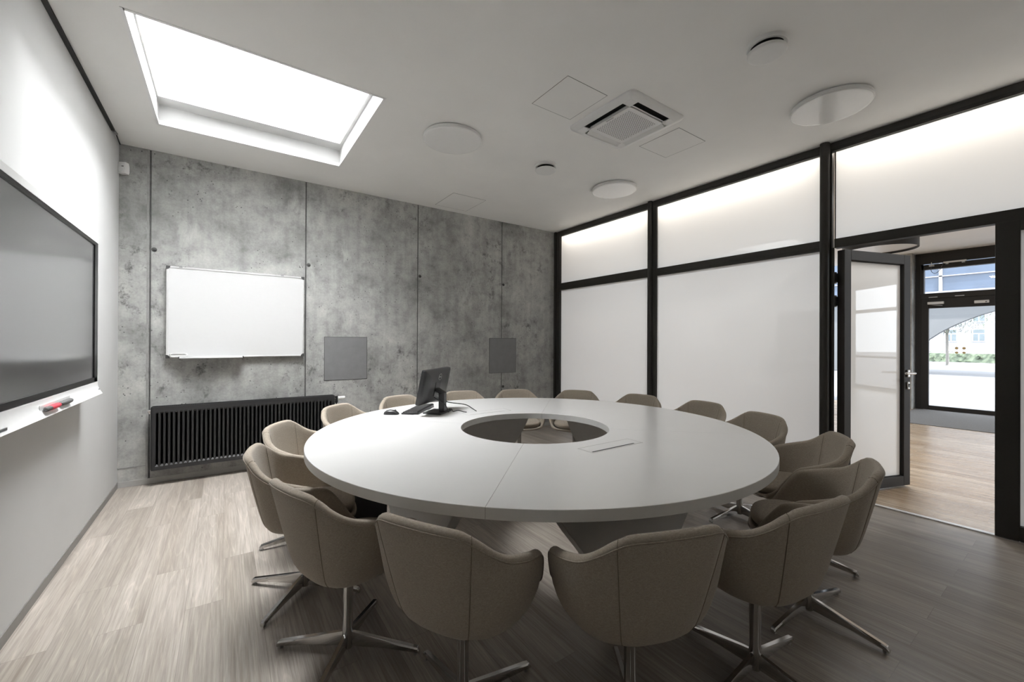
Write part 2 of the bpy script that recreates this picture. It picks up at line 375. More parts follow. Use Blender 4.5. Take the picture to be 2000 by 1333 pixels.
# loose end of cable at the ceiling corner
t = thing('cable_end', 'short dark cable with a small clip in the upper left ceiling corner', 'cable', (XL + 0.012, 4.58, H - 0.010))
bm = bmesh.new(); tube(bm, smooth_path([(0.006, 0.0, 0.0), (0.010, 0.06, -0.012), (0.006, 0.14, -0.012), (-0.004, 0.29, 0.0)]), 0.005); obj('cable', bm, M['gasket'], t, True)
bm = bmesh.new(); cyl(bm, (0.004, -0.01, -0.006), (0.014, 0.03, -0.014), 0.011, seg=12); obj('clip', bm, M['silver_plastic'], t, 'auto')

# ------------------------------------------------------------------ glazed partition on the right
wr = struct(empty('wall_right', (XR, 0, 0)), 'dark framed partition glazed with white frosted glass')
def fbar(name, y0, y1, z0, z1, x0=0.0, x1=0.07, m=None, bv=0.003):
    o = obj(name, bx(x0, x1, y0, y1, z0, z1), m or M['frame'], wr); 
    if bv: bevel(o, bv, 2)
    return o
YE = YF + 0.0
fbar('head_rail', YE, YB, 2.925, H, 0.0, 0.046)
fbar('head_lip', YE, YB, 2.948, 2.953, -0.004, 0.0, bv=0)
fbar('post', 4.775, 4.845, 0.0, 2.926, -0.012, 0.07)                 # against concrete
fbar('post', 4.847, YB, 0.0, H, -0.030, 0.07)
fbar('post', 3.052, 3.176, 0.0, 2.926)
bm = bmesh.new(); cyl(bm, (-0.012, 3.128, 0), (-0.012, 3.128, H), 0.028, seg=20); obj('round_post', bm, M['frame'], wr, 'auto')
fbar('post', 1.310, 1.384, 0.0, 2.926, 0.0, 0.05); fbar('post_lip', 1.291, 1.312, 0.0, 2.10, -0.006, 0.004, bv=0)
bm = bmesh.new(); cyl(bm, (-0.03, 1.352, 0), (-0.03, 1.352, H), 0.034, seg=24); box(bm, -0.03, 0.0, 1.320, 1.384, 0, H - 0.002); obj('round_post', bm, M['frame'], wr, 'auto')
# transoms
fbar('transom', 3.170, 4.780, 2.092, 2.196); fbar('transom_bead', 3.176, 4.775, 2.088, 2.096, -0.006, 0.01)
fbar('transom', 1.380, 3.056, 2.092, 2.178); fbar('transom_bead', 1.384, 3.052, 2.118, 2.124, -0.006, 0.0)
fbar('transom', YE, 1.294, 2.098, 2.176)
fbar('sill_rail', 1.38, 4.78, 0.0, 0.085)
fbar('post', 0.296, 0.403, 0.0, 2.10, -0.004, 0.07)                   # frame of the fixed light beside the door
fbar('side_frame', YE, 0.296, 2.035, 2.100, -0.004, 0.07); fbar('side_frame', YE, 0.296, 0.0, 0.100, -0.004, 0.07)
def pane(y0, y1, z0, z1, parent=None):
    bm = bmesh.new(); box(bm, 0.028, 0.038, y0, y1, z0, z1)
    for f in bm.faces: f.material_index = 1
    bm.faces.ensure_lookup_table(); bm.faces[5].material_index = 0
    o = obj('glass_pane', bm, None, parent or wr, mats=[M['film'], M['clear']])
    bm = bmesh.new(); g = 0.006
    for a in ((y0, y1, z0, z0 + g), (y0, y1, z1 - g, z1), (y0, y0 + g, z0, z1), (y1 - g, y1, z0, z1)): box(bm, 0.020, 0.029, *a)
    obj('gasket', bm, M['gasket'], parent or wr)
    return o
pane(3.17, 4.782, 2.19, 2.93); pane(3.17, 4.782, 0.08, 2.095)
pane(1.38, 3.058, 2.172, 2.93); pane(1.38, 3.058, 0.08, 2.095)
pane(YE, 1.296, 2.172, 2.93)
pane(YE, 0.302, 0.095, 2.04)
struct(obj('trim_3', bx(XR - 0.004, XR + 0.035, YE, 1.29, 0.0, 0.008), M['alu']), 'pale metal threshold strip under the doorway')

# open door leaf
DA = math.atan2(-0.27, 0.80)
door = struct(empty('door_1', (XR + 0.055, 1.262, 0.0), DA), 'glazed door standing open into the hall')
LW, LZ0, LZ1 = 0.810, 0.020, 2.082
bm = bmesh.new(); box(bm, 0, 0.078, -0.03, 0.03, LZ0, LZ1); box(bm, LW - 0.082, LW, -0.03, 0.03, LZ0, LZ1)
box(bm, 0.078, LW - 0.082, -0.03, 0.03, LZ1 - 0.085, LZ1); box(bm, 0.078, LW - 0.082, -0.03, 0.03, LZ0, LZ0 + 0.085)
bevel(obj('leaf_frame', bm, M['frame'], door), 0.003)
bm = bmesh.new(); box(bm, 0.072, LW - 0.076, 0.0, 0.010, LZ0 + 0.08, LZ1 - 0.08)
for f in bm.faces: f.material_index = 1
bm.faces.ensure_lookup_table(); bm.faces[2].material_index = 0
obj('glass_pane', bm, None, door, mats=[M['film'], M['clear']])
bm = bmesh.new(); a0, a1, b0, b1, g = 0.076, LW - 0.080, LZ0 + 0.083, LZ1 - 0.083, 0.007
for a in ((a0, a1, b0, b0 + g), (a0, a1, b1 - g, b1), (a0, a0 + g, b0, b1), (a1 - g, a1, b0, b1)): box(bm, a[0], a[1], -0.012, 0.001, a[2], a[3])
obj('gasket', bm, M['gasket'], door)
hx = LW - 0.036
bm = bmesh.new(); box(bm, hx - 0.016, hx + 0.016, -0.042, -0.0305, 0.988, 1.054); h_o = bevel(obj('rose_plate', bm, M['steel'], door), 0.008, 3)
bm = bmesh.new(); tube(bm, smooth_path([(hx, -0.03, 1.025), (hx, -0.075, 1.025), (hx - 0.012, -0.088, 1.025), (hx - 0.125, -0.090, 1.027)]), 0.0095, 12); obj('handle', bm, M['steel'], door, True)
bm = bmesh.new(); tube(bm, smooth_path([(hx, 0.03, 1.025), (hx, 0.075, 1.025), (hx - 0.012, 0.088, 1.025), (hx - 0.125, 0.090, 1.027)]), 0.0095, 12); obj('handle', bm, M['steel'], door, True)
bm = bmesh.new(); box(bm, hx - 0.015, hx + 0.015, -0.041, -0.0305, 0.880, 0.946); lp = bevel(obj('lock_plate', bm, M['steel'], door), 0.008, 3)
bm = bmesh.new(); cyl(bm, (hx, -0.0435, 0.922), (hx, -0.03, 0.922), 0.008, seg=16); box(bm, hx - 0.004, hx + 0.004, -0.0435, -0.035, 0.897, 0.92); obj('keyhole', bm, M['black_plastic'], lp)
bm = bmesh.new(); box(bm, LW - 0.0005, LW + 0.0012, -0.010, 0.010, 0.86, 1.10); obj('strike_plate', bm, M['steel'], door)
for z in (1.80, 1.60, 0.25):
    bm = bmesh.new(); cyl(bm, (-0.008, 0.040, z), (-0.008, 0.040, z + 0.10), 0.010, seg=14); box(bm, -0.02, 0.012, 0.030, 0.038, z + 0.01, z + 0.09); obj('hinge', bm, M['steel'], door, 'auto')

# ------------------------------------------------------------------ hall beyond the glass
HX, HC = 11.26, 3.06
struct(obj('floor.001', bx(XR + 0.02, HX + 0.1, -9, 9, -0.12, 0.0), M['hall_floor']), 'warm oak plank floor of the hall')
struct(obj('ceiling.001', bx(XR + 0.07, HX + 0.2, -9, 9, HC, HC + 0.12), M['ceiling']), 'pale ceiling of the hall')
struct(obj('wall_end', bx(XR, HX + 0.2, 9, 9.15, -0.1, HC + 0.1), M['white_wall']), 'white end wall of the hall')
struct(obj('wall_end.001', bx(XR, HX + 0.2, -9.15, -9, -0.1, HC + 0.1), M['white_wall']), 'white wall at the other end of the hall')
struct(obj('wall_side', bx(XR + 0.07, XR + 0.22, YB, 9.1, -0.1, HC + 0.1), M['white_wall']), 'white hall wall beyond the concrete wall')
struct(obj('wall_side.001', bx(XR + 0.07, XR + 0.22, -9.1, YF, -0.1, HC + 0.1), M['white_wall']), 'white hall wall beside the meeting room')
struct(obj('trim_4', bx(XR + 0.07, XR + 0.10, YF, YB, H + 0.002, HC), M['white_wall']), 'white bulkhead above the partition')
pl = struct(obj('wall_pier', bx(HX - 0.25, HX + 0.2, 2.11, 2.62, 0.0, HC), M['concrete']), 'concrete pier beside the entrance')
bm = bmesh.new(); box(bm, HX - 0.262, HX - 0.25, 2.13, 2.17, 1.39, 1.48); sw = tag(obj('wall_switch', bm, M['white_plastic']), 'small white switch on the concrete pier beside the entrance', 'switch'); bevel(sw, 0.003)
tag(bevel(obj('entrance_mat', bx(9.08, 11.18, -2.2, 2.08, 0.0, 0.008), M['mat_fabric']), 0.002), 'wide grey carpet mat on the hall floor inside the entrance', 'mat')

# entrance glazing
ent = struct(empty('window_2', (HX, 0, 0)), 'dark framed glazed entrance front with a top light')
def ebar(name, y0, y1, z0, z1, x0=0.0, x1=0.09, m=None):
    return bevel(obj(name, bx(x0, x1, y0, y1, z0, z1), m or M['frame'], ent), 0.004)
ebar('head_rail', -8.9, 2.10, 2.85, HC)
ebar('post', 2.00, 2.10, 0, 2.86)
ebar('transom', -8.9, 2.02, 2.165, 2.255, -0.02); 
for y in (0.62, -1.5, -3.6, -5.7, -7.8): ebar('post', y - 0.05, y + 0.05, 0, 2.86)
ebar('top_light_frame', 0.66, 2.02, 2.735, 2.83, -0.02); ebar('top_light_frame', 1.98, 2.04, 2.255, 2.83, -0.02)
ebar('top_light_frame', 0.66, 1.99, 2.252, 2.268, -0.02)
ebar('sill_rail', -8.9, 0.62, 0, 0.09); ebar('mid_rail', -8.9, 0.58, 0.88, 0.94)
for a in ((-8.9, 2.02, 2.26, 2.86), (-8.9, 0.60, 0.08, 2.17)):
    bm = bmesh.new(); box(bm, 0.05, 0.058, a[0], a[1], a[2], a[3]); obj('glass_pane', bm, M['clear'], ent)
op = obj('window_opener', bx(-0.06, -0.02, 1.41, 1.71, 2.822, 2.852), M['alu'], ent); bevel(op, 0.004)
bm = bmesh.new(); box(bm, -0.05, -0.02, 1.43, 1.47, 2.80, 2.825); box(bm, -0.05, -0.02, 1.64, 1.68, 2.80, 2.825); obj('bracket', bm, M['steel'], op)
bm = bmesh.new(); tube(bm, smooth_path([(-0.04, 1.71, 2.835), (-0.045, 1.76, 2.70), (-0.045, 1.82, 2.645), (-0.045, 1.87, 2.69), (-0.04, 1.875, 2.79)]), 0.0045, 6); obj('opener_cable', bm, M['grey_rubber'], op, True)
bm = bmesh.new(); box(bm, -0.045, -0.02, 1.835, 1.905, 2.788, 2.800); box(bm, -0.045, -0.02, 1.835, 1.905, 2.806, 2.818); cyl(bm, (-0.035, 1.872, 2.79), (-0.035, 1.872, 2.865), 0.006, seg=10); obj('opener_bracket', bm, M['alu'], op)
for y in (1.85, 1.50): obj('handle_strip', bx(-0.03, -0.018, y - 0.06, y + 0.06, 2.185, 2.195), M['alu'], ent)
# entrance door
edo = struct(empty('door_2', (HX - 0.01, 0, 0)), 'dark framed glass entrance door to the bright square outside')
bm = bmesh.new()
for a in ((1.915, 2.02, 0.005, 2.165), (0.66, 0.77, 0.005, 2.165), (0.77, 1.915, 0.005, 0.085), (0.77, 1.915, 1.975, 2.165)): box(bm, 0.0, 0.07, *a)
bevel(obj('leaf_frame', bm, M['frame'], edo), 0.005)
obj('glass_pane', bx(0.03, 0.038, 0.76, 1.925, 0.08, 1.98), M['clear'], edo)
cl = bevel(obj('door_closer', bx(-0.045, 0.0, 1.70, 1.925, 2.048, 2.098), M['alu'], edo), 0.005)
bm = bmesh.new(); tube(bm, [(-0.03, 1.90, 2.045), (-0.06, 1.80, 2.030), (-0.03, 1.72, 2.022)], 0.008, 6); obj('closer_arm', bm, M['steel'], cl, True)
cl = bevel(obj('sensor_box', bx(-0.045, 0.0, 1.135, 1.315, 2.030, 2.082), M['white_plastic'], edo), 0.006)
bm = bmesh.new(); cyl(bm, (-0.048, 1.17, 2.05), (-0.04, 1.17, 2.05), 0.010, seg=12); obj('sensor_lens', bm, M['grey_rubber'], cl)
for y in (1.542, 1.448):
    for z in (1.206, 1.122):
        bm = bmesh.new(); ring = [(y + 0.023 * math.cos(2 * PI * i / 20), z + (0.024 if z > 1.15 else 0.019) * math.sin(2 * PI * i / 20)) for i in range(20)]
        prism(bm, ring, 'x', 0.0285, 0.0298); obj('marker_dot', bm, M['dots'], edo)
bm = bmesh.new(); tube(bm, [(-0.05, 0.82, 0.90), (-0.05, 0.82, 1.25)], 0.012, 8); tube(bm, [(-0.05, 0.82, 1.0), (0.0, 0.80, 1.0)], 0.008, 8); obj('handle', bm, M['steel'], edo, True)

# drum light on the hall ceiling
t = thing('drum_ceiling_light', 'large black drum light with white underside on the hall ceiling above the open door', 'lamp', (9.03, 2.133, HC))
bm = bmesh.new(); lathe(bm, [(0.487, 0.0), (0.487, -0.205), (0.479, -0.205), (0.475, -0.02)], cap0=True, cap1=False, seg=64); obj('drum', bm, M['black_plastic'], t, 'auto')
bm = bmesh.new(); lathe(bm, [(0.473, -0.012), (0.473, -0.17), (0.30, -0.175)], cap0=False, cap1=True, seg=64); obj('diffuser', bm, M['white_plastic'], t, 'auto')

# ------------------------------------------------------------------ outside
k = NT('pale paving'); v = k.coord()
br = k.n('ShaderNodeTexBrick', {'Vector': k.mapping(v, rot=(0, 0, 0.5)), 'Color1': lin(112, 113, 117), 'Color2': lin(118, 119, 123), 'Mortar': lin(92, 94, 102), 'Scale': 1.0, 'Mortar Size': 0.012, 'Brick Width': 1.0, 'Row Height': 0.5})
k.set(k.p.inputs['Base Color'], br.outputs[0]); k.p.inputs['Roughness'].default_value = 0.8
struct(obj('floor.002', bx(HX + 0.1, 120, -60, 70, -0.2, -0.02), k.m), 'pale paved square outside the entrance')
M['render'] = mat('pale render', lin(150, 150, 156), 0.9, var=0.02, scale=2)
M['arch'] = mat('white concrete arch', lin(106, 108, 110), 0.9, var=0.03, scale=2)
M['blue_glass'] = mat('blue facade glass', lin(70, 83, 102), 0.12, var=0.12, scale=1.5)
M['leaf'] = mat('leaves', lin(128, 140, 120), 0.8, var=0.4, scale=5)
M['bark'] = mat('bark', lin(150, 146, 140), 0.9, var=0.2)
M['win_dark'] = mat('window glass', lin(106, 116, 121), 0.3, var=0.15, scale=1)
# neighbouring wing with an arched passage and a blue glazed band
wing = thing('arched_wing', 'pale building wing with arched passage under a blue glazed band, seen through entrance', 'building', (24.0, 0, 0))
bm = bmesh.new(); poly = [(-14, 0.0), (-14, 3.25), (22, 3.25), (22, 0.0), (5.6, 0.0)]
AC, AW, AH = -1.0, 5.75, 3.12
for i in range(33):
    a = i / 32 * PI; poly.append((AC + AW * math.cos(a), AH * math.sin(a) if 0 < i < 32 else 0.0))
poly.append((-7.6, 0.0))
prism(bm, poly, 'x', 0.0, 0.35); obj('arch_wall', bm, M['arch'], wing)
obj('glazed_band', bx(-0.05, 3.9, -14, 22, 3.42, 5.2), M['blue_glass'], wing)
obj('sill_band', bx(-0.25, 4.0, -14, 22, 3.25, 3.42), M['render'], wing)
obj('parapet', bx(-0.1, 4.0, -14, 22, 5.2, 6.4), M['render'], wing)
for i in range(10):
    y = -12.6 + i * 2.72 + (0.0); obj('mullion', bx(-0.12, 0.0, y - 0.05, y + 0.05, 3.42, 5.2), M['render'], wing)
obj('rail', bx(-0.12, 0.0, -14, 22, 4.02, 4.06), M['render'], wing)
# far house
hs = thing('far_house', 'pale rendered house with white framed windows across the square', 'building', (100.0, 0, 0))
obj('wall', bx(0, 8, -30, 40, -0.02, 14), M['render'], hs); obj('plinth', bx(-0.1, 0, -30, 40, -0.02, 1.0), M['render'], hs)
for zf in (1.75, 4.95, 8.15):
    for i in range(18):
        y = -19.9 + i * 3.11
        fr = obj('window', bx(-0.08, 0.02, y - 0.75, y + 0.75, zf - 0.1, zf + 2.0), M['white_lac'], hs)
        bm = bmesh.new()
        for a in ((y - 0.62, y - 0.05, zf, zf + 1.15), (y + 0.05, y + 0.62, zf, zf + 1.15), (y - 0.62, y + 0.62, zf + 1.27, zf + 1.88)): box(bm, -0.10, -0.07, *a)
        obj('pane', bm, M['win_dark'], fr)
# hedge and tree
def leaf_cloud(bm, n, fn, size):
    for _ in range(n):
        p = fn(); a = random.random() * 6.28; b = random.random() * 3.14; s = size * (0.6 + random.random() * 0.8)
        e1 = Vector((math.cos(a), math.sin(a) * math.cos(b), math.sin(a) * math.sin(b))) * s
        e2 = Vector((-math.sin(a), math.cos(a) * math.cos(b), math.cos(a) * math.sin(b))) * s * 0.6
        p = Vector(p); bm.faces.new([bm.verts.new(q) for q in (p - e1, p + e2, p + e1, p - e2)])
hd = thing('hedge', 'long clipped green hedge along the far side of the square', 'hedge', (43.0, 4.0, -0.02))
obj('core', bx(-0.35, 0.35, -16, 16, 0, 0.62), M['leaf'], hd)
bm = bmesh.new(); leaf_cloud(bm, 2600, lambda: (random.uniform(-0.45, 0.4), random.uniform(-16, 16), random.uniform(0.02, 0.75)), 0.14)
obj('foliage', bm, M['leaf'], hd, 'raw')
tr = thing('street_tree', 'young leafy tree standing in front of the far house', 'tree', (36.0, 5.3, -0.02))
bm = bmesh.new(); cyl(bm, (0, 0, 0), (0.05, 0.05, 3.0), 0.08, 0.05, 10)
for a in range(6): cyl(bm, (0.03, 0.03, 1.7 + a * 0.22), (math.cos(a * 2.1) * 1.2, math.sin(a * 2.1) * 1.2, 3.0 + a * 0.22), 0.035, 0.012, 6)
obj('trunk', bm, M['bark'], tr, 'auto')
def crown():
    while True:
        p = Vector((random.uniform(-1, 1), random.uniform(-1, 1), random.uniform(-1, 1)))
        if 0.3 < p.length < 1: return (p.x * 1.7, p.y * 2.1 - 0.3, 3.3 + p.z * 1.5)
bm = bmesh.new(); leaf_cloud(bm, 1500, crown, 0.13); obj('foliage', bm, M['leaf'], tr, 'raw')
# picnic bench that mirrors in the open door
pb = thing('picnic_bench', 'dark timber picnic bench outside, mirrored in the glass of the open door', 'bench', (16.5, -6.2, -0.02), 0.2)
M['bench'] = mat('dark timber', lin(70, 66, 62), 0.7, var=0.15)
obj('table_top', bx(-0.38, 0.38, -0.9, 0.9, 0.70, 0.75), M['bench'], pb)
for s in (-1, 1): obj('seat', bx(s * 0.72 - 0.14, s * 0.72 + 0.14, -0.9, 0.9, 0.42, 0.46), M['bench'], pb)
for y in (-0.6, 0.6):
    bm = bmesh.new()
    for s in (-1, 1): prism(bm, [(s * 0.30, 0.70), (s * 0.22, 0.70), (s * 0.70, 0.0), (s * 0.80, 0.0)], 'y', y - 0.03, y + 0.03)
    box(bm, -0.8, 0.8, y + 0.03, y + 0.07, 0.34, 0.42); obj('leg', bm, M['bench'], pb)

# ------------------------------------------------------------------ ceiling fittings
def disc_light(x, y, r, label):
    t = thing('ceiling_disc_light', label, 'lamp', (x, y, H), 0, 'round flat ceiling lights')
    bm = bmesh.new(); lathe(bm, [(r - 0.012, 0.0), (r - 0.012, -0.006), (r, -0.006), (r + 0.002, -0.03), (r - 0.004, -0.034)], seg=72, cap1=False); lathe(bm, [(r - 0.004, -0.034), (r - 0.008, -0.031)], seg=72, cap0=False, cap1=False); obj('rim', bm, M['white_plastic'], t, 'auto')
    bm = bmesh.new(); lathe(bm, [(r - 0.004, -0.028), (r - 0.006, -0.0345), (r - 0.012, -0.036), (r - 0.02, -0.0361), (0.05, -0.0361)], seg=72, cap0=False); obj('diffuser', bm, M['white_gloss'], t, 'auto')
    return t
disc_light(1.556, 3.106, 0.240, 'round flat white ceiling light between the roof light and the air vent, above the monitor')
disc_light(3.530, 3.085, 0.240, 'round flat white ceiling light nearest the meeting of concrete wall and glass partition')
disc_light(3.539, 1.105, 0.240, 'largest looking round white ceiling light near the door, with a grey band mirrored in it')
def vent(x, y, label):
    t = thing('ceiling_vent', label, 'vent', (x, y, H), 0, 'round ceiling air valves')
    bm = bmesh.new(); lathe(bm, [(0.104, 0.0), (0.104, -0.016), (0.100, -0.021), (0.086, -0.021), (0.080, 0.0)], seg=56, cap0=False, cap1=False); obj('ring', bm, M['white_plastic'], t, 'auto')
    bm = bmesh.new(); lathe(bm, [(0.081, -0.002), (0.05, -0.003), (0.03, -0.03)], seg=40, cap0=False, cap1=True); obj('throat', bm, M['slot'], t, 'auto')
    bm = bmesh.new(); lathe(bm, [(0.02, -0.030), (0.085, -0.038), (0.098, -0.043), (0.101, -0.050), (0.098, -0.056), (0.093, -0.059), (0.086, -0.0592), (0.03, -0.0592)], seg=56); obj('disc', bm, M['white_plastic'], t, 'auto')
vent(2.541, 3.079, 'small round white air valve near the middle of the ceiling, beyond the air conditioner')
vent(2.536, 1.094, 'small round white air valve at the top of the picture, nearest the viewer')
def hatch(x0, x1, y0, y1, label):
    t = thing('ceiling_hatch', label, 'hatch', ((x0 + x1) / 2, (y0 + y1) / 2, H), 0, 'flush ceiling access hatches')
    a, b, g = (x1 - x0) / 2, (y1 - y0) / 2, 0.0025
    bm = bmesh.new()
    for q in ((-a, a, -b, -b + g), (-a, a, b - g, b), (-a, -a + g, -b, b), (a - g, a, -b, b)): box(bm, *q, -0.0012, 0.0)
    obj('frame_gap', bm, M['concrete_dark'], t)
    obj('door', bx(-a + g, a - g, -b + g, b - g, -0.0012, 0.0), M['ceiling'], t)
hatch(1.796, 2.166, 1.956, 2.334, 'square flush ceiling hatch left of the air conditioner')
hatch(2.953, 3.333, 1.918, 2.302, 'square flush ceiling hatch right of the air conditioner')
hatch(2.145, 2.582, 4.257, 4.757, 'faint flush ceiling hatch above the concrete wall')

# air conditioner cassette
ac = thing('air_conditioner', 'white square ceiling air conditioner with perforated centre and four louvres', 'air conditioner', (2.545, 2.115, H))
A2, B2 = 0.312, 0.318
def rrect(a, b, r, n=8, bulge=0.0):
    pts = []
    for cx_, cy_, s in ((a - r, b - r, 0), (-a + r, b - r, 1), (-a + r, -b + r, 2), (a - r, -b + r, 3)):
        for i in range(n + 1):
            th = PI / 2 * (s + i / n); pts.append((cx_ + r * math.cos(th), cy_ + r * math.sin(th)))
    return pts
def ring_loft(bm, outlines, cap0=False, cap1=True):
    R = [[bm.verts.new((x, y, z)) for x, y in o] for o, z in outlines]; n = len(R[0])
    for a, b in zip(R, R[1:]):
        for i in range(n): bm.faces.new((a[i], a[(i + 1) % n], b[(i + 1) % n], b[i]))
    if cap0: bm.faces.new(R[0][::-1])
    if cap1: bm.faces.new(R[-1])
# the panel: frame with four outlet slots left open
bm = bmesh.new()
ring_loft(bm, [(rrect(A2, B2, 0.05), 0.0), (rrect(A2, B2, 0.05), -0.008), (rrect(A2 - 0.006, B2 - 0.006, 0.046), -0.016), (rrect(A2 - 0.055, B2 - 0.055, 0.01), -0.030)], cap1=False)
in_a, in_b = A2 - 0.055, B2 - 0.055
sl = 0.066                                                    # slot band width
for sx in (-1, 1):
    for sy in (-1, 1):
        box(bm, *sorted((sx * in_a, sx * (in_a - sl - 0.006))), *sorted((sy * in_b, sy * (in_b - sl - 0.006))), -0.031, -0.024)
obj('panel', bm, M['white_plastic'], ac, 'auto')
obj('duct', bx(-in_a, in_a, -in_b, in_b, -0.004, -0.001), M['slot'], ac)
ga, gb = in_a - sl, in_b - sl
# grille face, dished, with slotted perforation in the material
k = NT('perforated grille'); v = k.coord()
br = k.n('ShaderNodeTexBrick', {'Vector': k.mapping(v, rot=(0, 0, 0)), 'Color1': (0, 0, 0, 1), 'Color2': (0, 0, 0, 1), 'Mortar': (1, 1, 1, 1), 'Scale': 1.0, 'Mortar Size': 0.0036, 'Mortar Smooth': 0.0, 'Brick Width': 0.020, 'Row Height': 0.0125})
sp = k.n('ShaderNodeSeparateXYZ', {0: v})
inx = k.math('LESS_THAN', k.math('ABSOLUTE', sp.outputs[0]), ga - 0.036); iny = k.math('LESS_THAN', k.math('ABSOLUTE', sp.outputs[1]), gb - 0.036)
hole = k.math('MULTIPLY', k.math('SUBTRACT', 1.0, br.outputs[1]), k.math('MULTIPLY', inx, iny))
k.set(k.p.inputs['Base Color'], k.mix((0.78, 0.78, 0.77, 1), (0.03, 0.03, 0.03, 1), hole)); k.p.inputs['Roughness'].default_value = 0.45
k.bump(k.math('SUBTRACT', 1.0, hole), 0.4, 0.003)
bm = bmesh.new(); ring_loft(bm, [(rrect(ga, gb, 0.02), -0.010), (rrect(ga, gb, 0.02), -0.033), (rrect(ga - 0.012, gb - 0.012, 0.016), -0.035), (rrect(ga - 0.05, gb - 0.05, 0.012), -0.032), (rrect(ga - 0.10, gb - 0.10, 0.01), -0.029)])
obj('grille', bm, k.m, ac, 'auto')
obj('badge', bx(-ga + 0.010, -ga + 0.018, -0.035, 0.035, -0.0358, -0.033), M['silver_plastic'], ac)
for ang in range(4):
    c_, s_ = round(math.cos(ang * PI / 2)), round(math.sin(ang * PI / 2)); hl = (gb if ang % 2 == 0 else ga) - 0.010; dist = (ga if ang % 2 == 0 else gb)
    bm = bmesh.new()
    P = [(dist + 0.005, -0.026), (dist + 0.008, -0.024), (dist + 0.038, -0.045), (dist + 0.036, -0.048)]
    A = []; 
    for sgn in (-1, 1):
        A.append([bm.verts.new((p[0] * c_ - sgn * hl * s_, p[0] * s_ + sgn * hl * c_, p[1])) for p in P])
    for i in range(4): bm.faces.new((A[0][i], A[0][(i + 1) % 4], A[1][(i + 1) % 4], A[1][i]))
    bm.faces.new(A[0][::-1]); bm.faces.new(A[1]); obj('louvre', bm, M['white_plastic'], ac)

# motion detector in the corner
md = thing('motion_detector', 'small white motion detector in the upper corner of concrete and white walls', 'detector', (XL + 0.034, YB - 0.034, 2.78), math.radians(-45 + 180 + 90 - 90))
md.rotation_euler = (0, 0, math.radians(-28))
bm = bmesh.new(); ring_loft(bm, [(rrect(0.030, 0.022, 0.008), -0.048), (rrect(0.034, 0.026, 0.012), -0.030), (rrect(0.034, 0.026, 0.012), 0.020), (rrect(0.031, 0.022, 0.010), 0.048)], cap0=True); obj('case', bm, M['white_plastic'], md, 'auto')
bm = bmesh.new(); cyl(bm, (0.0, -0.031, -0.018), (0.0, -0.02, -0.018), 0.022, seg=24); obj('lens', bm, M['white_lac'], md, 'auto')
obj('indicator', bx(0.004, 0.020, -0.0285, -0.02, 0.008, 0.013), M['slot'], md)

# ------------------------------------------------------------------ on the concrete wall
wbd = thing('whiteboard', 'white magnetic whiteboard in a slim aluminium frame on the concrete wall', 'whiteboard', (0.125, YB, 1.547))
bw, bh, bt = 0.562, 0.418, 0.045
obj('board', bx(-bw + 0.01, bw - 0.01, -bt + 0.004, -0.012, -bh + 0.01, bh - 0.01), M['board'], wbd)
bm = bmesh.new()
for a in ((-bw, -bw + 0.014, -bh, bh), (bw - 0.014, bw, -bh, bh), (-bw, bw, bh - 0.014, bh), (-bw, bw, -bh, -bh + 0.012)): box(bm, a[0], a[1], -bt, 0.0, a[2], a[3])
bevel(obj('frame', bm, M['alu'], wbd), 0.002)
for sx in (-1, 1):
    for sz in (-1, 1):
        bm = bmesh.new(); q = [(sx * (bw + 0.003), sz * (bh + 0.003)), (sx * (bw - 0.028), sz * (bh + 0.003)), (sx * (bw - 0.026), sz * (bh - 0.012)), (sx * (bw - 0.012), sz * (bh - 0.026)), (sx * (bw + 0.003), sz * (bh - 0.028))]
        prism(bm, q, 'y', -bt - 0.003, -0.001); obj('corner', bm, M['dark_corner'], wbd)
for x in (-0.46, 0.36):
    bm = bmesh.new(); box(bm, x - 0.012, x + 0.012, -bt - 0.002, -0.01, bh - 0.006, bh + 0.006); obj('clip', bm, M['silver_plastic'], wbd)
tr_o = obj('pen_tray', bx(-bw + 0.095, 0.02, -bt - 0.065, -bt, -bh - 0.006, -bh + 0.004), M['alu'], wbd); bevel(tr_o, 0.002)
for x in (-bw + 0.090, 0.018): obj('tray_end', bx(x, x + 0.008, -bt - 0.066, -bt, -bh - 0.010, -bh + 0.010), M['dark_corner'], wbd)
er = thing('board_eraser', 'white rounded board eraser on the lower left corner of the whiteboard', 'eraser', (0.125 - bw + 0.09, YB - bt + 0.004, 1.547 - bh + 0.024))
bm = bmesh.new(); R1 = rrect(0.065, 0.017, 0.015)
rr = [[bm.verts.new((x * s, y_, z * s)) for x, z in R1] for s, y_ in ((1, 0.0), (1, -0.022), (0.93, -0.030), (0.80, -0.030), (0.76, -0.024))]
for a, b in zip(rr, rr[1:]):
    for i in range(len(a)): bm.faces.new((a[i], a[(i + 1) % len(a)], b[(i + 1) % len(a)], b[i]))
bm.faces.new(rr[-1]); bm.faces.new(rr[0][::-1]); obj('body', bm, M['white_plastic'], er, 'auto')

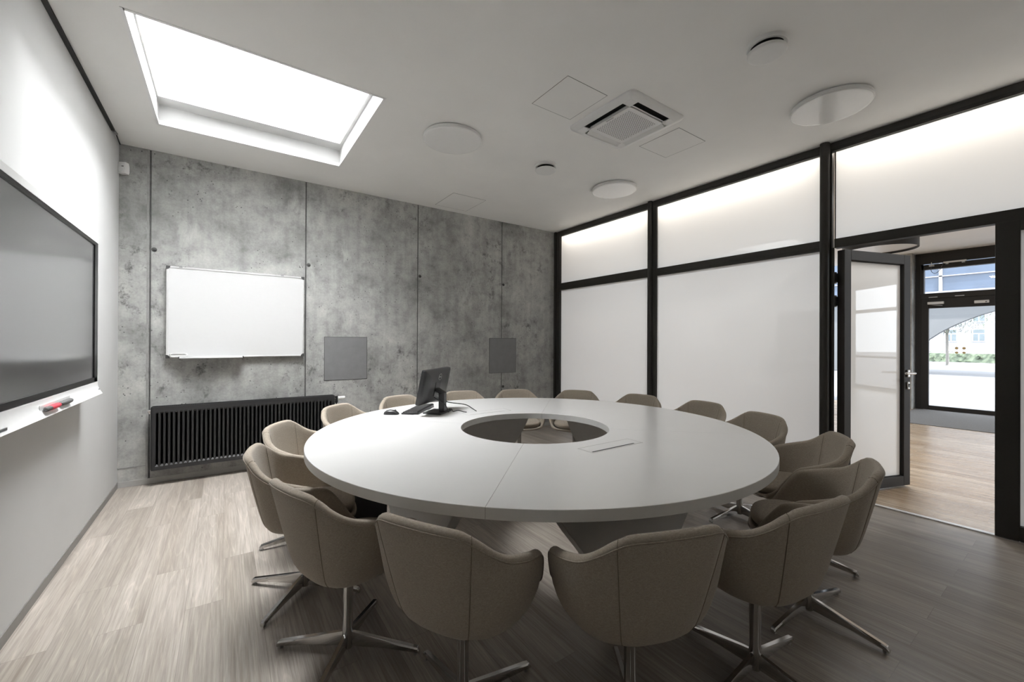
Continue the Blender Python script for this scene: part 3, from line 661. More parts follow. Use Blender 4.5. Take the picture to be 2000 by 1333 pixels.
for (x0, x1, z0, z1), lb in (((0.900, 1.354, 0.853, 1.332), 'square grey steel plate set in the concrete wall, left one between whiteboard and monitor'), ((3.032, 3.483, 0.849, 1.336), 'square grey steel plate set in the concrete wall, right one near the glass partition')):
    t = thing('wall_plate', lb, 'panel', ((x0 + x1) / 2, YB, (z0 + z1) / 2), 0, 'grey plates in the concrete wall')
    a, b = (x1 - x0) / 2, (z1 - z0) / 2
    bevel(obj('plate', bx(-a, a, -0.004, 0.0, -b, b), M['panel_grey'], t), 0.0015)
    bm = bmesh.new()
    for q in ((-a - 0.004, a + 0.004, b, b + 0.005), (-a - 0.004, a + 0.004, -b - 0.004, -b), (-a - 0.005, -a, -b, b), (a, a + 0.005, -b, b)): box(bm, q[0], q[1], -0.0012, 0.0, q[2], q[3])
    obj('edge_gap', bm, M['concrete_dark'], t)

# radiator
RX0, RX1, RZ0, RZ1, RY0, RY1 = -0.525, 0.976, 0.142, 0.698, YB - 0.135, YB - 0.035
rad = thing('radiator', 'long black panel radiator with vertical ribs under the whiteboard', 'radiator', ((RX0 + RX1) / 2, YB, RZ0))
rw, rh = (RX1 - RX0) / 2, RZ1 - RZ0
n_rib = 44; pitch = 2 * (rw - 0.022) / n_rib
bm = bmesh.new()
def rad_face(bm, y0, depth):
    zs0, zs1 = 0.035, rh - 0.04; back = y0 + depth + 0.004
    box(bm, -rw, rw, y0, back, 0.0, zs0); box(bm, -rw, rw, y0, back, zs1, rh)
    box(bm, -rw, rw, back - 0.004, back, zs0, zs1)
    edges = [-rw]
    for i in range(n_rib):
        c = -rw + 0.022 + (i + 0.5) * pitch; hw = pitch * 0.32; edges += [c - hw, c + hw]
        top = [bm.verts.new(p) for p in ((c - hw, y0, zs0), (c + hw, y0, zs0), (c + hw, y0, zs1), (c - hw, y0, zs1))]
        flo = [bm.verts.new(p) for p in ((c - hw * 0.6, y0 + depth, zs0 + 0.016), (c + hw * 0.6, y0 + depth, zs0 + 0.016), (c + hw * 0.6, y0 + depth, zs1 - 0.016), (c - hw * 0.6, y0 + depth, zs1 - 0.016))]
        for j in range(4): bm.faces.new((top[j], top[(j + 1) % 4], flo[(j + 1) % 4], flo[j]))
        bm.faces.new(flo)
    edges.append(rw)
    for a, b in zip(edges[0::2], edges[1::2]):
        v = [bm.verts.new(p) for p in ((a, y0, zs0), (b, y0, zs0), (b, y0, zs1), (a, y0, zs1))]; bm.faces.new(v)
yf = RY0 - YB; yb = RY1 - YB
rad_face(bm, yf, 0.010); obj('front_panel', bm, M['black_rad'], rad)
bm = bmesh.new(); box(bm, -rw, rw, yb - 0.012, yb, 0.0, rh); obj('rear_panel', bm, M['black_rad'], rad)
bm = bmesh.new()
for i in range(110):
    x = -rw + 0.01 + i * (2 * rw - 0.02) / 109; box(bm, x - 0.0025, x + 0.0025, yf + 0.016, yb - 0.012, 0.03, rh - 0.004)
box(bm, -rw, rw, yf + 0.006, yf + 0.016, rh - 0.004, rh + 0.002); box(bm, -rw, rw, yb - 0.018, yb - 0.006, rh - 0.004, rh + 0.002)
obj('grille', bm, M['black_rad'], rad)
bm = bmesh.new()
for s in (-1, 1): box(bm, s * rw - 0.004, s * rw + 0.004, yf, yb, 0.01, rh)
obj('side_cover', bm, M['black_rad'], rad)
bm = bmesh.new(); ym = (yf + yb) / 2; cyl(bm, (-rw, ym, rh - 0.035), (-rw - 0.028, ym, rh - 0.035), 0.013, seg=12); cyl(bm, (-rw, ym, rh - 0.055), (-rw - 0.02, ym, rh - 0.055), 0.008, seg=12); obj('vent_plug', bm, M['chrome'], rad, 'auto')
bm = bmesh.new(); cyl(bm, (rw, ym, rh - 0.040), (rw + 0.022, ym, rh - 0.040), 0.010, seg=12); va = obj('valve', bm, M['chrome'], rad, 'auto')
bm = bmesh.new(); cyl(bm, (rw + 0.032, ym, rh - 0.085), (rw + 0.032, ym, rh - 0.012), 0.016, seg=16); obj('valve_body', bm, M['black_rad'], va, 'auto')
bm = bmesh.new(); cyl(bm, (rw + 0.044, ym, rh - 0.036), (rw + 0.056, ym, rh - 0.036), 0.022, seg=20); cyl(bm, (rw + 0.056, ym, rh - 0.036), (rw + 0.118, ym, rh - 0.036), 0.019, 0.018, seg=20); obj('thermostat_head', bm, M['white_plastic'], va, 'auto')
bm = bmesh.new(); tube(bm, [(rw + 0.032, ym, rh - 0.085), (rw + 0.032, ym, 0.02), (rw + 0.032, ym, -RZ0 + 0.005)], 0.008, 10); obj('pipe', bm, M['black_rad'], rad, True)
bm = bmesh.new()
for x in (-rw + 0.2, rw - 0.2): box(bm, x - 0.02, x + 0.02, yb, -0.0, 0.08, rh - 0.08)
obj('bracket', bm, M['black_rad'], rad)

# ------------------------------------------------------------------ interactive display on the left wall
DX = -0.68
dsp = thing('interactive_display', 'large dark wall display with white frame and curved white pen tray', 'display', (XL, 2.93, 1.02))
dt = DX - XL; dy0, dy1 = -0.86, 0.825; dz0, dz1 = 0.0, 0.932
bm = bmesh.new(); box(bm, 0.0, dt - 0.012, dy0, dy1, dz0, dz1); bevel(obj('housing', bm, M['white_lac'], dsp), 0.002)
bm = bmesh.new(); 
for a in ((dy0, dy1, dz1 - 0.034, dz1), (dy0, dy0 + 0.008, dz0, dz1), (dy1 - 0.004, dy1, dz0, dz1)): box(bm, dt - 0.012, dt, *a)
obj('frame', bm, M['white_lac'], dsp)
bm = bmesh.new(); bzi = 0.026
for a in ((dy0 + 0.008, dy1 - 0.004, dz1 - 0.034 - 0.020, dz1 - 0.034), (dy0 + 0.008, dy0 + 0.08, dz0, dz1 - 0.05), (dy1 - 0.075, dy1 - 0.004, dz0 + 0.0, dz1 - 0.05), (dy0 + 0.008, dy1 - 0.004, dz0, dz0 + 0.028)): box(bm, dt - 0.012, dt - 0.002, *a)
obj('bezel', bm, M['black_gloss'], dsp)
obj('screen', bx(dt - 0.011, dt - 0.008, dy0 + 0.07, dy1 - 0.07, dz0 + 0.02, dz1 - 0.05), M['screen'], dsp)
# tray: curved section
sec = []
for i in range(11):
    a = i / 10; sec.append((dt + 0.0 + 0.024 * a ** 2.2, -0.002 - 0.078 * a))
bm = bmesh.new(); outline = sec + [(dt + 0.02, -0.083), (0.03, -0.083), (0.0, -0.06), (0.0, -0.002)]
A = [bm.verts.new((p[0], dy0, p[1])) for p in outline]; B = [bm.verts.new((p[0], dy1 - 0.002, p[1])) for p in outline]; n = len(outline)
for i in range(n): bm.faces.new((A[i], A[(i + 1) % n], B[(i + 1) % n], B[i]))
bm.faces.new(A[::-1]); bm.faces.new(B); trayo = obj('pen_tray', bm, M['white_lac'], dsp, 'auto')
bm = bmesh.new(); box(bm, dt + 0.0045, dt + 0.0075, -0.23, 0.20, -0.050, -0.026); obj('pen_rest', bm, M['white_gloss'], trayo)
bm = bmesh.new(); box(bm, dt + 0.013, dt + 0.018, -0.66, -0.60, -0.068, -0.058); obj('button', bm, M['silver_plastic'], trayo)
bm = bmesh.new(); cyl(bm, (dt + 0.01, dy1 - 0.03, -0.050), (dt + 0.014, dy1 - 0.03, -0.050), 0.004, seg=10); obj('screw', bm, M['silver_plastic'], trayo)
def pen(name, label, y0, y1, grip, extra):
    px, pz = DX + 0.021, 1.02 - 0.046
    t = thing(name, label, 'pen', (px, y0, pz)); L = y1 - y0
    bm = bmesh.new(); prof = [(0.004, 0.0), (0.0095, 0.012), (0.0105, 0.04), (0.0105, L * 0.25)]
    def along(prof):
        b = bmesh.new(); rings = []
        for r, d in prof: rings.append([b.verts.new((r * math.cos(2 * PI * i / 16), d, r * math.sin(2 * PI * i / 16))) for i in range(16)])
        for p, q in zip(rings, rings[1:]):
            for i in range(16): b.faces.new((p[i], p[(i + 1) % 16], q[(i + 1) % 16], q[i]))
        b.faces.new(rings[0][::-1]); b.faces.new(rings[-1]); return b
    bm.free()
    obj('cap', along([(0.006, 0), (0.011, 0.008), (0.011, L * 0.28)]), M['grey_rubber'], t, 'auto')
    obj('grip', along([(0.0105, L * 0.28), (0.0125, L * 0.36), (0.012, L * 0.85), (0.0095, L * 0.93)]), grip, t, 'auto')
    obj('tip', along([(0.008, L * 0.93), (0.008, L * 0.97), (0.004, L)]), M['steel'], t, 'auto')
pen('stylus_pen', 'red stylus pen lying in the tray of the wall display', -0.21 + 2.93, -0.02 + 2.93, M['red'], None)
pen('stylus_pen', 'grey stylus pen lying in the tray of the wall display', 0.0 + 2.93, 0.17 + 2.93, M['grey_rubber'], None)

# ------------------------------------------------------------------ the ring table
TX, TY, TR, HR, TZ, TT = 1.661, 2.118, 1.344, 0.4753, 0.740, 0.041
tab = thing('ring_table', 'large round white conference table with an open hole in the middle', 'table', (TX, TY, 0))
def quadrant(a0, a1):
    bm = bmesh.new(); n = 40; g = 0.0009
    rows = []
    prof = [(HR, TZ - TT), (HR, TZ - 0.0015), (HR + 0.0015, TZ), (TR - 0.0015, TZ), (TR, TZ - 0.0015), (TR, TZ - TT)]
    for i in range(n + 1):
        row = []
        for r, z in prof:
            da = g / r; a = a0 + da + (a1 - a0 - 2 * da) * i / n
            row.append(bm.verts.new((r * math.cos(a), r * math.sin(a), z)))
        rows.append(row)
    m = len(prof)
    for A, B in zip(rows, rows[1:]):
        for j in range(m):
            f = bm.faces.new((A[j], B[j], B[(j + 1) % m], A[(j + 1) % m])); f.material_index = 1 if j in (0, 4) else 0
    bm.faces.new(rows[0][::-1]); bm.faces.new(rows[-1]); return bm
for q in range(4):
    a0 = math.radians(-45 + q * 90); obj('top_segment', quadrant(a0, a0 + PI / 2), None, tab, 'auto', mats=[M['table'], M['table_edge']])
for q in range(4):
    bm = bmesh.new(); a = math.radians(-45 + 90 * q); e = Vector((math.cos(a), math.sin(a), 0)); p = Vector((-e.y, e.x, 0)) * 0.003
    A = [e * (HR + 0.001) - p, e * (TR - 0.001) - p, e * (TR - 0.001) + p, e * (HR + 0.001) + p]
    v0 = [bm.verts.new((x.x, x.y, TZ - TT + 0.002)) for x in A]; v1 = [bm.verts.new((x.x, x.y, TZ - 0.0012)) for x in A]
    for i in range(4): bm.faces.new((v0[i], v0[(i + 1) % 4], v1[(i + 1) % 4], v1[i]))
    bm.faces.new(v0[::-1]); bm.faces.new(v1)
    obj('joint_strip', bm, M['seam_dark'], tab)
LEGW = [(0.0, 0.20), (0.08, 0.205), (0.16, 0.23), (0.25, 0.285), (0.34, 0.36), (0.42, 0.425), (0.48, 0.475), (0.53, 0.512), (0.60, 0.555), (0.699, 0.60)]
for q in range(4):
    bm = bmesh.new(); zz = [0.699 * i / 22 for i in range(23)]
    poly = [(interp(LEGW, z), z) for z in zz] + [(-interp(LEGW, z), z) for z in zz[::-1]]
    prism(bm, poly, 'x', 0.795, 0.850); lg = obj('leg', bm, M['table_leg'], tab); lg.rotation_euler = (0, 0, q * PI / 2); bevel(lg, 0.003)
for q in (1, 3):   # connection boxes set in the top
    by = 0.630 if q == 1 else -0.632; s = 1 if q == 1 else -1
    fl = obj('cable_flap', bx(-0.172 + 0.01, 0.200 + 0.01, by - 0.048, by + 0.048, TZ - 0.003, TZ + 0.0012), M['table'], tab); bevel(fl, 0.0008, 1)
    bm = bmesh.new(); a0, a1, b0, b1, g = -0.180 + 0.01, 0.208 + 0.01, by - 0.054, by + 0.054, 0.0012
    for a in ((a0, a1, b0, b0 + g), (a0, a1, b1 - g, b1), (a0, a0 + g, b0, b1), (a1 - g, a1, b0, b1)): box(bm, *a, TZ - 0.002, TZ + 0.0004)
    obj('flap_edge', bm, M['seam_dark'], fl)
    if q == 3: obj('cable_slot', bx(-0.168 + 0.01, 0.150 + 0.01, by - 0.043, by - 0.034, TZ - 0.001, TZ + 0.0018), M['slot'], fl)
    else: obj('cable_slot', bx(-0.150, 0.160, by - 0.043, by - 0.038, TZ - 0.001, TZ + 0.0018), M['base_pale'], fl)

# ------------------------------------------------------------------ chairs
CTL = [(0.0, -0.265, 0.741), (0.085, -0.261, 0.740), (0.148, -0.247, 0.734), (0.179, -0.229, 0.718), (0.221, -0.196, 0.684), (0.253, -0.144, 0.648), (0.275, -0.078, 0.626),
       (0.282, -0.010, 0.607), (0.275, 0.056, 0.583), (0.254, 0.112, 0.512), (0.228, 0.156, 0.440), (0.184, 0.200, 0.404), (0.106, 0.236, 0.394), (0.0, 0.246, 0.392)]
def catmull(P, n):
    out = []
    for i in range(len(P) - 1):
        p1, p2 = Vector(P[i]), Vector(P[i + 1])
        p0 = Vector(P[i - 1]) if i > 0 else Vector((-P[1][0], P[1][1], P[1][2]))
        p3 = Vector(P[i + 2]) if i + 2 < len(P) else Vector((-P[-2][0], P[-2][1], P[-2][2]))
        for k in range(n):
            t = k / n; out.append(0.5 * ((2 * p1) + (p2 - p0) * t + (2 * p0 - 5 * p1 + 4 * p2 - p3) * t * t + (3 * p1 - p0 - 3 * p2 + p3) * t ** 3))
    out.append(Vector(P[-1])); return out
NSUB = 4
half = catmull(CTL, NSUB)                                # back centre .. front centre (right side)
RIM = half + [Vector((-p.x, p.y, p.z)) for p in half[-2:0:-1]]
UU = [i / (len(half) - 1) for i in range(len(half))]; UU = UU + UU[-2:0:-1]
ZB = 0.345
KB = [(ZB, 0.0), (0.347, 0.28), (0.352, 0.42), (0.361, 0.54), (0.376, 0.63), (0.400, 0.695), (0.45, 0.755), (0.50, 0.80), (0.60, 0.886), (0.70, 0.967), (0.745, 1.0), (0.80, 1.04)]
KS = [(ZB, 0.0), (0.347, 0.26), (0.352, 0.42), (0.361, 0.57), (0.375, 0.695), (0.395, 0.795), (0.42, 0.870), (0.46, 0.935), (0.51, 0.975), (0.56, 0.992), (0.62, 1.0), (0.80, 1.02)]
KF = [(ZB, 0.0), (0.349, 0.26), (0.356, 0.44), (0.366, 0.60), (0.378, 0.77), (0.388, 0.90), (0.396, 1.0), (0.80, 1.0)]
WS = [(0.0, 0.0), (3 / 13, 0.05), (5 / 13, 0.6), (7 / 13, 1.0), (9 / 13, 1.0), (12 / 13, 0.3), (1.0, 0.0)]     # share of the side profile along the rim
def kfun(u, z):
    s = interp(WS, u); s = s * s * (3 - 2 * s); o = KB if u < 0.6 else KF
    return s * interp(KS, z) + (1 - s) * interp(o, z)
NN = len(RIM)
def rim_normal(i):
    t = RIM[(i + 1) % NN] - RIM[i - 1]; n = Vector((t.y, -t.x, 0)); n.normalize()
    if n.dot(Vector((RIM[i].x, RIM[i].y, 0))) < 0: n = -n
    return n
def outer(i, z):
    r = RIM[i]; k = kfun(UU[i], z) / kfun(UU[i], r.z); return Vector((r.x * k, r.y * k, z))
VF = [1, 0.9, 0.78, 0.65, 0.52, 0.41, 0.31, 0.23, 0.165, 0.11, 0.07, 0.04, 0.02, 0.008]
def tk(i): return 0.036 if UU[i] < 0.7 else 0.036 - 0.016 * min(1, (UU[i] - 0.7) / 0.15)
def shell_mesh():
    bm = bmesh.new(); rings = []
    for f in VF[::-1]: rings.append([bm.verts.new(outer(i, ZB + (RIM[i].z - ZB) * f)) for i in range(NN)])
    for a, dz in ((0.12, 0.008), (0.35, 0.0135), (0.65, 0.0135), (0.88, 0.008), (1.0, 0.0)):
        rings.append([bm.verts.new(RIM[i] - rim_normal(i) * tk(i) * a + Vector((0, 0, dz))) for i in range(NN)])
    for f in (0.9, 0.75, 0.58, 0.40, 0.2, 0.0):
        ring = []
        for i in range(NN):
            zi = 0.385; z = zi + (RIM[i].z - zi) * f; p = outer(i, z) - rim_normal(i) * tk(i); ring.append(bm.verts.new((p.x, p.y, z)))
        rings.append(ring)
    for a, b in zip(rings, rings[1:]):
        for i in range(NN): bm.faces.new((a[i], a[(i + 1) % NN], b[(i + 1) % NN], b[i]))
    bm.faces.new(rings[0][::-1]); bm.faces.new(rings[-1]); return bm
def cushion_mesh():
    bm = bmesh.new(); out = []
    for j in range(56):
        a = 2 * PI * j / 56; c, s = math.cos(a), math.sin(a)
        r = 1.0 / (abs(c) ** 2.6 + abs(s) ** 2.6) ** (1 / 2.6)
        out.append((c * r * 0.207, 0.020 + s * r * (0.220 if s > 0 else 0.172)))
    ring_loft(bm, [([(x * q, 0.02 + (y - 0.02) * q) for x, y in out], z) for q, z in ((0.78, 0.386), (0.87, 0.392), (0.93, 0.406), (0.975, 0.424), (1.0, 0.438), (0.985, 0.449), (0.94, 0.456), (0.80, 0.461), (0.4, 0.465))], cap0=True)
    return bm, out
SEAM_I = 3 * NSUB
def seam_mesh(i):
    bm = bmesh.new(); pts = [outer(i, ZB + (RIM[i].z - ZB) * f) + rim_normal(i) * 0.0004 for f in (0.01, 0.04, 0.09, 0.16, 0.25, 0.36, 0.5, 0.65, 0.8, 0.92, 1.0)]
    pts += [RIM[i] - rim_normal(i) * tk(i) * a + Vector((0, 0, dz)) for a, dz in ((0.2, 0.011), (0.5, 0.0145), (0.85, 0.0095))]
    for f in (0.97, 0.85, 0.7, 0.5, 0.3):
        z = 0.385 + (RIM[i].z - 0.385) * f; p = outer(i, z) - rim_normal(i) * (tk(i) + 0.0002); pts.append(Vector((p.x, p.y, z)))
    tube(bm, pts, 0.0014, 6); return bm
chair0 = thing('swivel_armchair', '', 'chair', (0, 0, 0), 0, 'swivel armchairs around the ring table')
obj('shell', shell_mesh(), M['fabric'], chair0, True)
bm, cout = cushion_mesh(); cu = obj('seat_cushion', bm, M['fabric'], chair0, True)
bm = bmesh.new(); tube(bm, [(x * 0.962, 0.02 + (y - 0.02) * 0.962, 0.417) for x, y in cout], 0.0022, 6, True); obj('piping', bm, M['thread'], cu, True)
for i in (SEAM_I, NN - SEAM_I): obj('seam', seam_mesh(i), M['thread'], chair0, True)
bm = bmesh.new(); tube(bm, [RIM[i] + rim_normal(i) * 0.0006 + Vector((0, 0, -0.004)) for i in range(NN)], 0.0024, 6, True); obj('piping', bm, M['piping'], chair0, True)
base0 = empty('star_base'); base0.parent = chair0
bm = bmesh.new(); lathe(bm, [(0.030, 0.340), (0.021, 0.325), (0.020, 0.110), (0.022, 0.090), (0.022, 0.024), (0.018, 0.018)], seg=24); obj('column', bm, M['chrome'], base0, 'auto')
def leg_mesh(a):
    bm = bmesh.new(); secs = [(0.012, 0.026, 0.086, 0.0085), (0.05, 0.026, 0.080, 0.0105), (0.16, 0.024, 0.058, 0.0115), (0.275, 0.013, 0.036, 0.0120), (0.294, 0.009, 0.032, 0.0115), (0.303, 0.006, 0.020, 0.010)]
    R = []
    for d, z0, z1, w_ in secs:
        q = [(d, -w_ * 0.6, z0), (d, w_ * 0.6, z0), (d, w_, z0 + (z1 - z0) * 0.75), (d, w_ * 0.7, z1), (d, -w_ * 0.7, z1), (d, -w_, z0 + (z1 - z0) * 0.75)]
        R.append([bm.verts.new((x * math.cos(a) - y * math.sin(a), x * math.sin(a) + y * math.cos(a), z)) for x, y, z in q])
    for A, B in zip(R, R[1:]):
        for i in range(6): bm.faces.new((A[i], A[(i + 1) % 6], B[(i + 1) % 6], B[i]))
    bm.faces.new(R[0][::-1]); bm.faces.new(R[-1]); return bm
for q in range(4):
    a = q * PI / 2; obj('leg', leg_mesh(a), M['chrome'], base0, 'auto')
# feet pads are sub-parts of the base
bm = bmesh.new()
for q in range(4): cyl(bm, (0.285 * math.cos(q * PI / 2), 0.285 * math.sin(q * PI / 2), 0.0), (0.285 * math.cos(q * PI / 2), 0.285 * math.sin(q * PI / 2), 0.010), 0.006, seg=12)
obj('glide', bm, M['steel'], base0, 'auto')
def copy_tree(o, parent=None):
    c = o.copy(); COL.objects.link(c); c.parent = parent
    for ch in o.children: copy_tree(ch, c)
    return c
CHAIRS = [
 (0.425, 1.790, 16.6, 51.8, 'swivel armchair at front left, seen from behind, its whole star base standing on pale floor'),
 (0.688, 1.275, 28.2, 2.3, 'swivel armchair in the middle foreground, left one of the two nearest backs'),
 (1.141, 0.920, 70.0, 50.0, 'swivel armchair in the middle foreground, right one of the two nearest backs'),
 (1.702, 0.770, 81.5, 88.0, 'swivel armchair seen from behind at front right, its column standing free on dark floor'),
 (2.290, 0.797, 109.5, 84.3, 'rightmost swivel armchair, its rounded seat front showing beside the table edge'),
 (2.811, 1.055, 125.2, 9.3, 'swivel armchair just behind the rightmost chair, before the post and open glass door'),
 (3.141, 1.534, 160.4, 79.0, 'swivel armchair in front of the frosted pane left of the door post'),
 (3.353, 2.077, 173.7, 30.0, 'swivel armchair before the wide frosted pane, second chair left of the door post'),
 (3.281, 2.655, 190.5, 60.0, 'swivel armchair in front of the dark post between the two frosted panes'),
 (3.036, 3.184, 218.2, 20.0, 'swivel armchair in front of the narrow frosted pane beside the concrete wall'),
 (2.587, 3.556, 246.9, 55.0, 'swivel armchair at the far side below the right grey wall plate'),
 (2.040, 3.757, 251.0, 10.0, 'swivel armchair at the far side just right of the black monitor'),
 (1.457, 3.744, 282.1, 70.0, 'swivel armchair at the far side just left of the black monitor'),
 (0.920, 3.495, 310.2, 25.0, 'swivel armchair below the white radiator valve, behind the left table edge'),
 (0.481, 2.933, 327.4, 86.0, 'swivel armchair in front of the right half of the black radiator'),
 (0.348, 2.367, 348.7, 47.0, 'leftmost swivel armchair, its open side turned right towards the table'),
]
for n_, (x, y, face, star, lb) in enumerate(CHAIRS):
    c = chair0 if n_ == 0 else copy_tree(chair0)
    c.location = (x, y, 0); rz = math.radians(face - 90); c.rotation_euler = (0, 0, rz); c['label'] = lb
    for ch in c.children:
        if ch.name.startswith('star_base'): ch.rotation_euler = (0, 0, math.radians(star) - rz)

# ------------------------------------------------------------------ the computer on the table
AL = math.radians(40.5)
mon = thing('monitor', 'black flat monitor on a stand, seen from behind on the white table', 'monitor', (1.345, 2.945, TZ), AL)
# local: +x along the screen, +y towards the user
TAU = math.radians(12); hw, hh = 0.232, 0.131; cz = 0.950 - TZ; cyo = 0.020
def tilt(p):
    x, y, z = p; return (x, cyo + y * math.cos(TAU) - z * math.sin(TAU), cz + y * math.sin(TAU) + z * math.cos(TAU))
def tilted(bm):
    for v_ in bm.verts: v_.co = Vector(tilt(v_.co))
    return bm
XO = 0.004
bm = bmesh.new()
ol = rrect(hw, hh, 0.010, 5)
R = [[bm.verts.new((XO + x * s, y_, z * s)) for x, z in ol] for s, y_ in ((0.985, 0.016), (1.0, 0.013), (1.0, -0.008), (0.985, -0.014), (0.90, -0.024), (0.60, -0.032))]
for a, b in zip(R, R[1:]):
    for i in range(len(a)): bm.faces.new((a[i], a[(i + 1) % len(a)], b[(i + 1) % len(a)], b[i]))
bm.faces.new(R[0][::-1]); bm.faces.new(R[-1]); cs = obj('case', tilted(bm), M['black_plastic'], mon, 'auto')
obj('screen', tilted(bx(XO - hw + 0.014, XO + hw - 0.014, 0.0155, 0.0172, -hh + 0.018, hh - 0.014)), M['screen'], mon)
obj('stand_cover', tilted(bx(-0.045, 0.045, -0.0345, -0.028, -0.075, 0.035)), M['black_gloss'], mon)
obj('top_vent', tilted(bx(XO - hw + 0.03, XO + hw - 0.03, -0.0215, -0.0195, hh - 0.024, hh - 0.020)), M['slot'], mon)
obj('lower_trim', tilted(bx(XO + 0.07, XO + hw - 0.008, -0.0215, -0.012, -hh + 0.008, -hh + 0.036)), M['silver_plastic'], mon)
obj('rating_label', tilted(bx(XO - hw + 0.028, XO - hw + 0.088, -0.0225, -0.0185, -hh + 0.020, -hh + 0.030)), M['logo'], mon)
bm = bmesh.new(); LC = (0.012, 0.073)
ringp = [(LC[0] + 0.024 * math.cos(2 * PI * i / 40), -0.0335, LC[1] + 0.024 * math.sin(2 * PI * i / 40)) for i in range(40)]; tube(bm, ringp, 0.0018, 6, True)
lg_o = obj('logo', tilted(bm), M['logo'], mon, True)
cu_ = bpy.data.curves.new('logo_text', 'FONT'); cu_.body = 'DELL'; cu_.size = 0.0165; cu_.align_x = 'CENTER'; cu_.align_y = 'CENTER'; cu_.extrude = 0.0006; cu_.space_character = 0.92
tmp = bpy.data.objects.new('logo_text', cu_); COL.objects.link(tmp); dg = bpy.context.evaluated_depsgraph_get()
me = bpy.data.meshes.new_from_object(tmp.evaluated_get(dg)); bpy.data.objects.remove(tmp); bpy.data.curves.remove(cu_)
bm = bmesh.new(); bm.from_mesh(me); bpy.data.meshes.remove(me)
for v_ in bm.verts: v_.co = Vector(tilt((LC[0] - v_.co.x * -1.0 if False else LC[0] + v_.co.x, -0.0338 + v_.co.z * -1, LC[1] + v_.co.y)))
obj('logo_text', bm, M['logo'], mon)
bm = bmesh.new(); box(bm, -0.10, 0.10, -0.085, 0.066, 0.0, 0.012); bevel(obj('base_plate', bm, M['black_plastic'], mon), 0.004)
bm = bmesh.new(); box(bm, -0.026, 0.026, -0.075, -0.030, 0.012, 0.150)
prism(bm, [(-0.075, 0.150), (-0.030, 0.150), (0.006, 0.172), (0.012, 0.190), (-0.010, 0.190), (-0.072, 0.158)], 'x', -0.026, 0.026); stn = bevel(obj('stand', bm, M['black_plastic'], mon), 0.003)
obj('cable_window', bx(0.0262, 0.0270, -0.062, -0.040, 0.055, 0.115), M['black_gloss'], stn)
def cable(name, label, pts, r=0.0035, plug=None):
    t = thing(name, label, 'cable', (0, 0, 0)); bm = bmesh.new(); tube(bm, smooth_path(pts), r, 8); obj('lead', bm, M['black_plastic'], t, True)
    if plug: bm = bmesh.new(); cyl(bm, plug[0], plug[1], 0.007, seg=12); obj('plug', bm, M['black_plastic'], t, 'auto')
    t_loc = Vector(pts[-1]); t.location = t_loc
    for ch in t.children:
        for v_ in ch.data.vertices: v_.co -= t_loc
    return t
def mw(x, y, z): 
    c_, s_ = math.cos(AL), math.sin(AL); return (1.345 + x * c_ - y * s_, 2.945 + x * s_ + y * c_, TZ + z)
cable('monitor_cable', 'black cable arching from the monitor stand to the cable flap in the table', [mw(0.030, -0.052, 0.083), mw(0.075, -0.075, 0.070), (1.490, 2.925, TZ + 0.062), (1.570, 2.880, TZ + 0.048), (1.605, 2.835, TZ + 0.020), (1.620, 2.800, TZ + 0.004)], plug=(mw(0.028, -0.052, 0.085), mw(0.055, -0.062, 0.078)))
cable('monitor_cable', 'black cable lying flat from the monitor base towards the table hole', [mw(0.085, -0.070, 0.0165), mw(0.12, -0.08, 0.008), (1.460, 2.885, TZ + 0.0045), (1.495, 2.868, TZ + 0.012), (1.520, 2.835, TZ + 0.0042), (1.535, 2.805, TZ + 0.004)])
cable('monitor_cable', 'black cable hanging in a loop from the back of the monitor to its base', [tuple(mw(*tilt((-0.03, -0.034, -0.085)))), mw(-0.040, -0.090, 0.07), mw(-0.035, -0.110, 0.03), mw(-0.010, -0.105, 0.008), mw(0.03, -0.095, 0.0045)], 0.003)
pc = thing('black_box', 'black box standing on the floor under the left side of the table', 'computer', (0.77, 2.77, 0))  # plain black box of undefined use, with feet and a front panel
bevel(obj('case', bx(-0.11, 0.11, -0.088, 0.088, 0.006, 0.335), M['black_plastic'], pc), 0.004)
bevel(obj('front_panel', bx(-0.118, -0.1095, -0.086, 0.086, 0.008, 0.333), M['black_gloss'], pc), 0.002)
bm = bmesh.new()
for a_ in (-0.09, 0.09):
    for b_ in (-0.07, 0.07): cyl(bm, (a_, b_, 0.0), (a_, b_, 0.008), 0.012, seg=10)
obj('feet', bm, M['gasket'], pc)
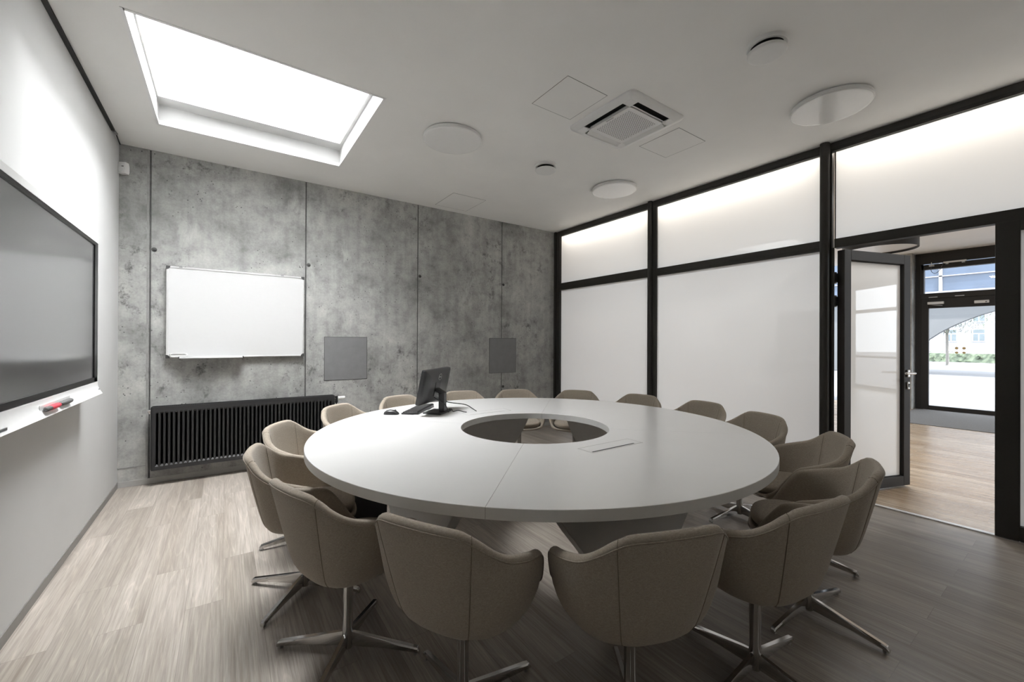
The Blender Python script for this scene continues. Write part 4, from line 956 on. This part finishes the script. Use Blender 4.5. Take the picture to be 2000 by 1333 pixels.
# keyboard
kb = thing('keyboard', 'black keyboard lying on the white table beside the monitor base', 'keyboard', (1.266, 3.104, TZ), math.radians(49))
bm = bmesh.new(); prism(bm, [(-0.064, 0.0), (0.066, 0.0), (0.066, 0.013), (-0.060, 0.025), (-0.064, 0.021)], 'x', -0.200, 0.200); bevel(obj('body', bm, M['black_plastic'], kb), 0.004)
bm = bmesh.new()
for r_ in range(6):
    for c_ in range(20):
        if r_ == 5 and 4 < c_ < 9: continue
        x = -0.184 + c_ * 0.0194; y = -0.049 + r_ * 0.0195; z = 0.025 - (y + 0.06) * 0.093
        box(bm, x - 0.0080, x + 0.0080, y - 0.0080, y + 0.0080, z - 0.002, z + 0.004)
box(bm, -0.088, -0.026, 0.0405, 0.0565, 0.012, 0.0185)
ko = obj('keys', bm, M['key'], kb); ko['kind'] = 'stuff'
ms = thing('computer_mouse', 'black computer mouse on the white table left of the keyboard', 'mouse', (1.026, 3.044, TZ), math.radians(-40))
bm = bmesh.new(); prof_m = []
R = []
for i, (x, wdt, hgt) in enumerate([(-0.055, 0.012, 0.010), (-0.050, 0.022, 0.020), (-0.035, 0.029, 0.031), (-0.010, 0.031, 0.037), (0.018, 0.029, 0.034), (0.042, 0.025, 0.024), (0.054, 0.019, 0.015), (0.058, 0.010, 0.009)]):
    R.append([bm.verts.new((x, wdt * math.cos(PI * j / 12), 0.001 + hgt * math.sin(PI * j / 12) ** 0.75)) for j in range(13)])
for a, b in zip(R, R[1:]):
    for j in range(12): bm.faces.new((a[j], a[j + 1], b[j + 1], b[j]))
    bm.faces.new((a[0], b[0], b[12], a[12]))
bm.faces.new(R[0][::-1]); bm.faces.new(R[-1]); obj('body', bm, M['black_plastic'], ms, True)
bm = bmesh.new(); cyl(bm, (0.030, -0.004, 0.030), (0.030, 0.004, 0.030), 0.008, seg=16); obj('scroll_wheel', bm, M['grey_rubber'], ms, True)
pp = tag(obj('paper_sheet', bx(-0.10, 0.10, -0.075, 0.075, 0.0, 0.0015), M['paper']), 'white paper sheet lying beneath the keyboard and monitor base', 'paper')
pp.location = (1.245, 2.985, TZ + 0.0003); pp.rotation_euler = (0, 0, math.radians(38))
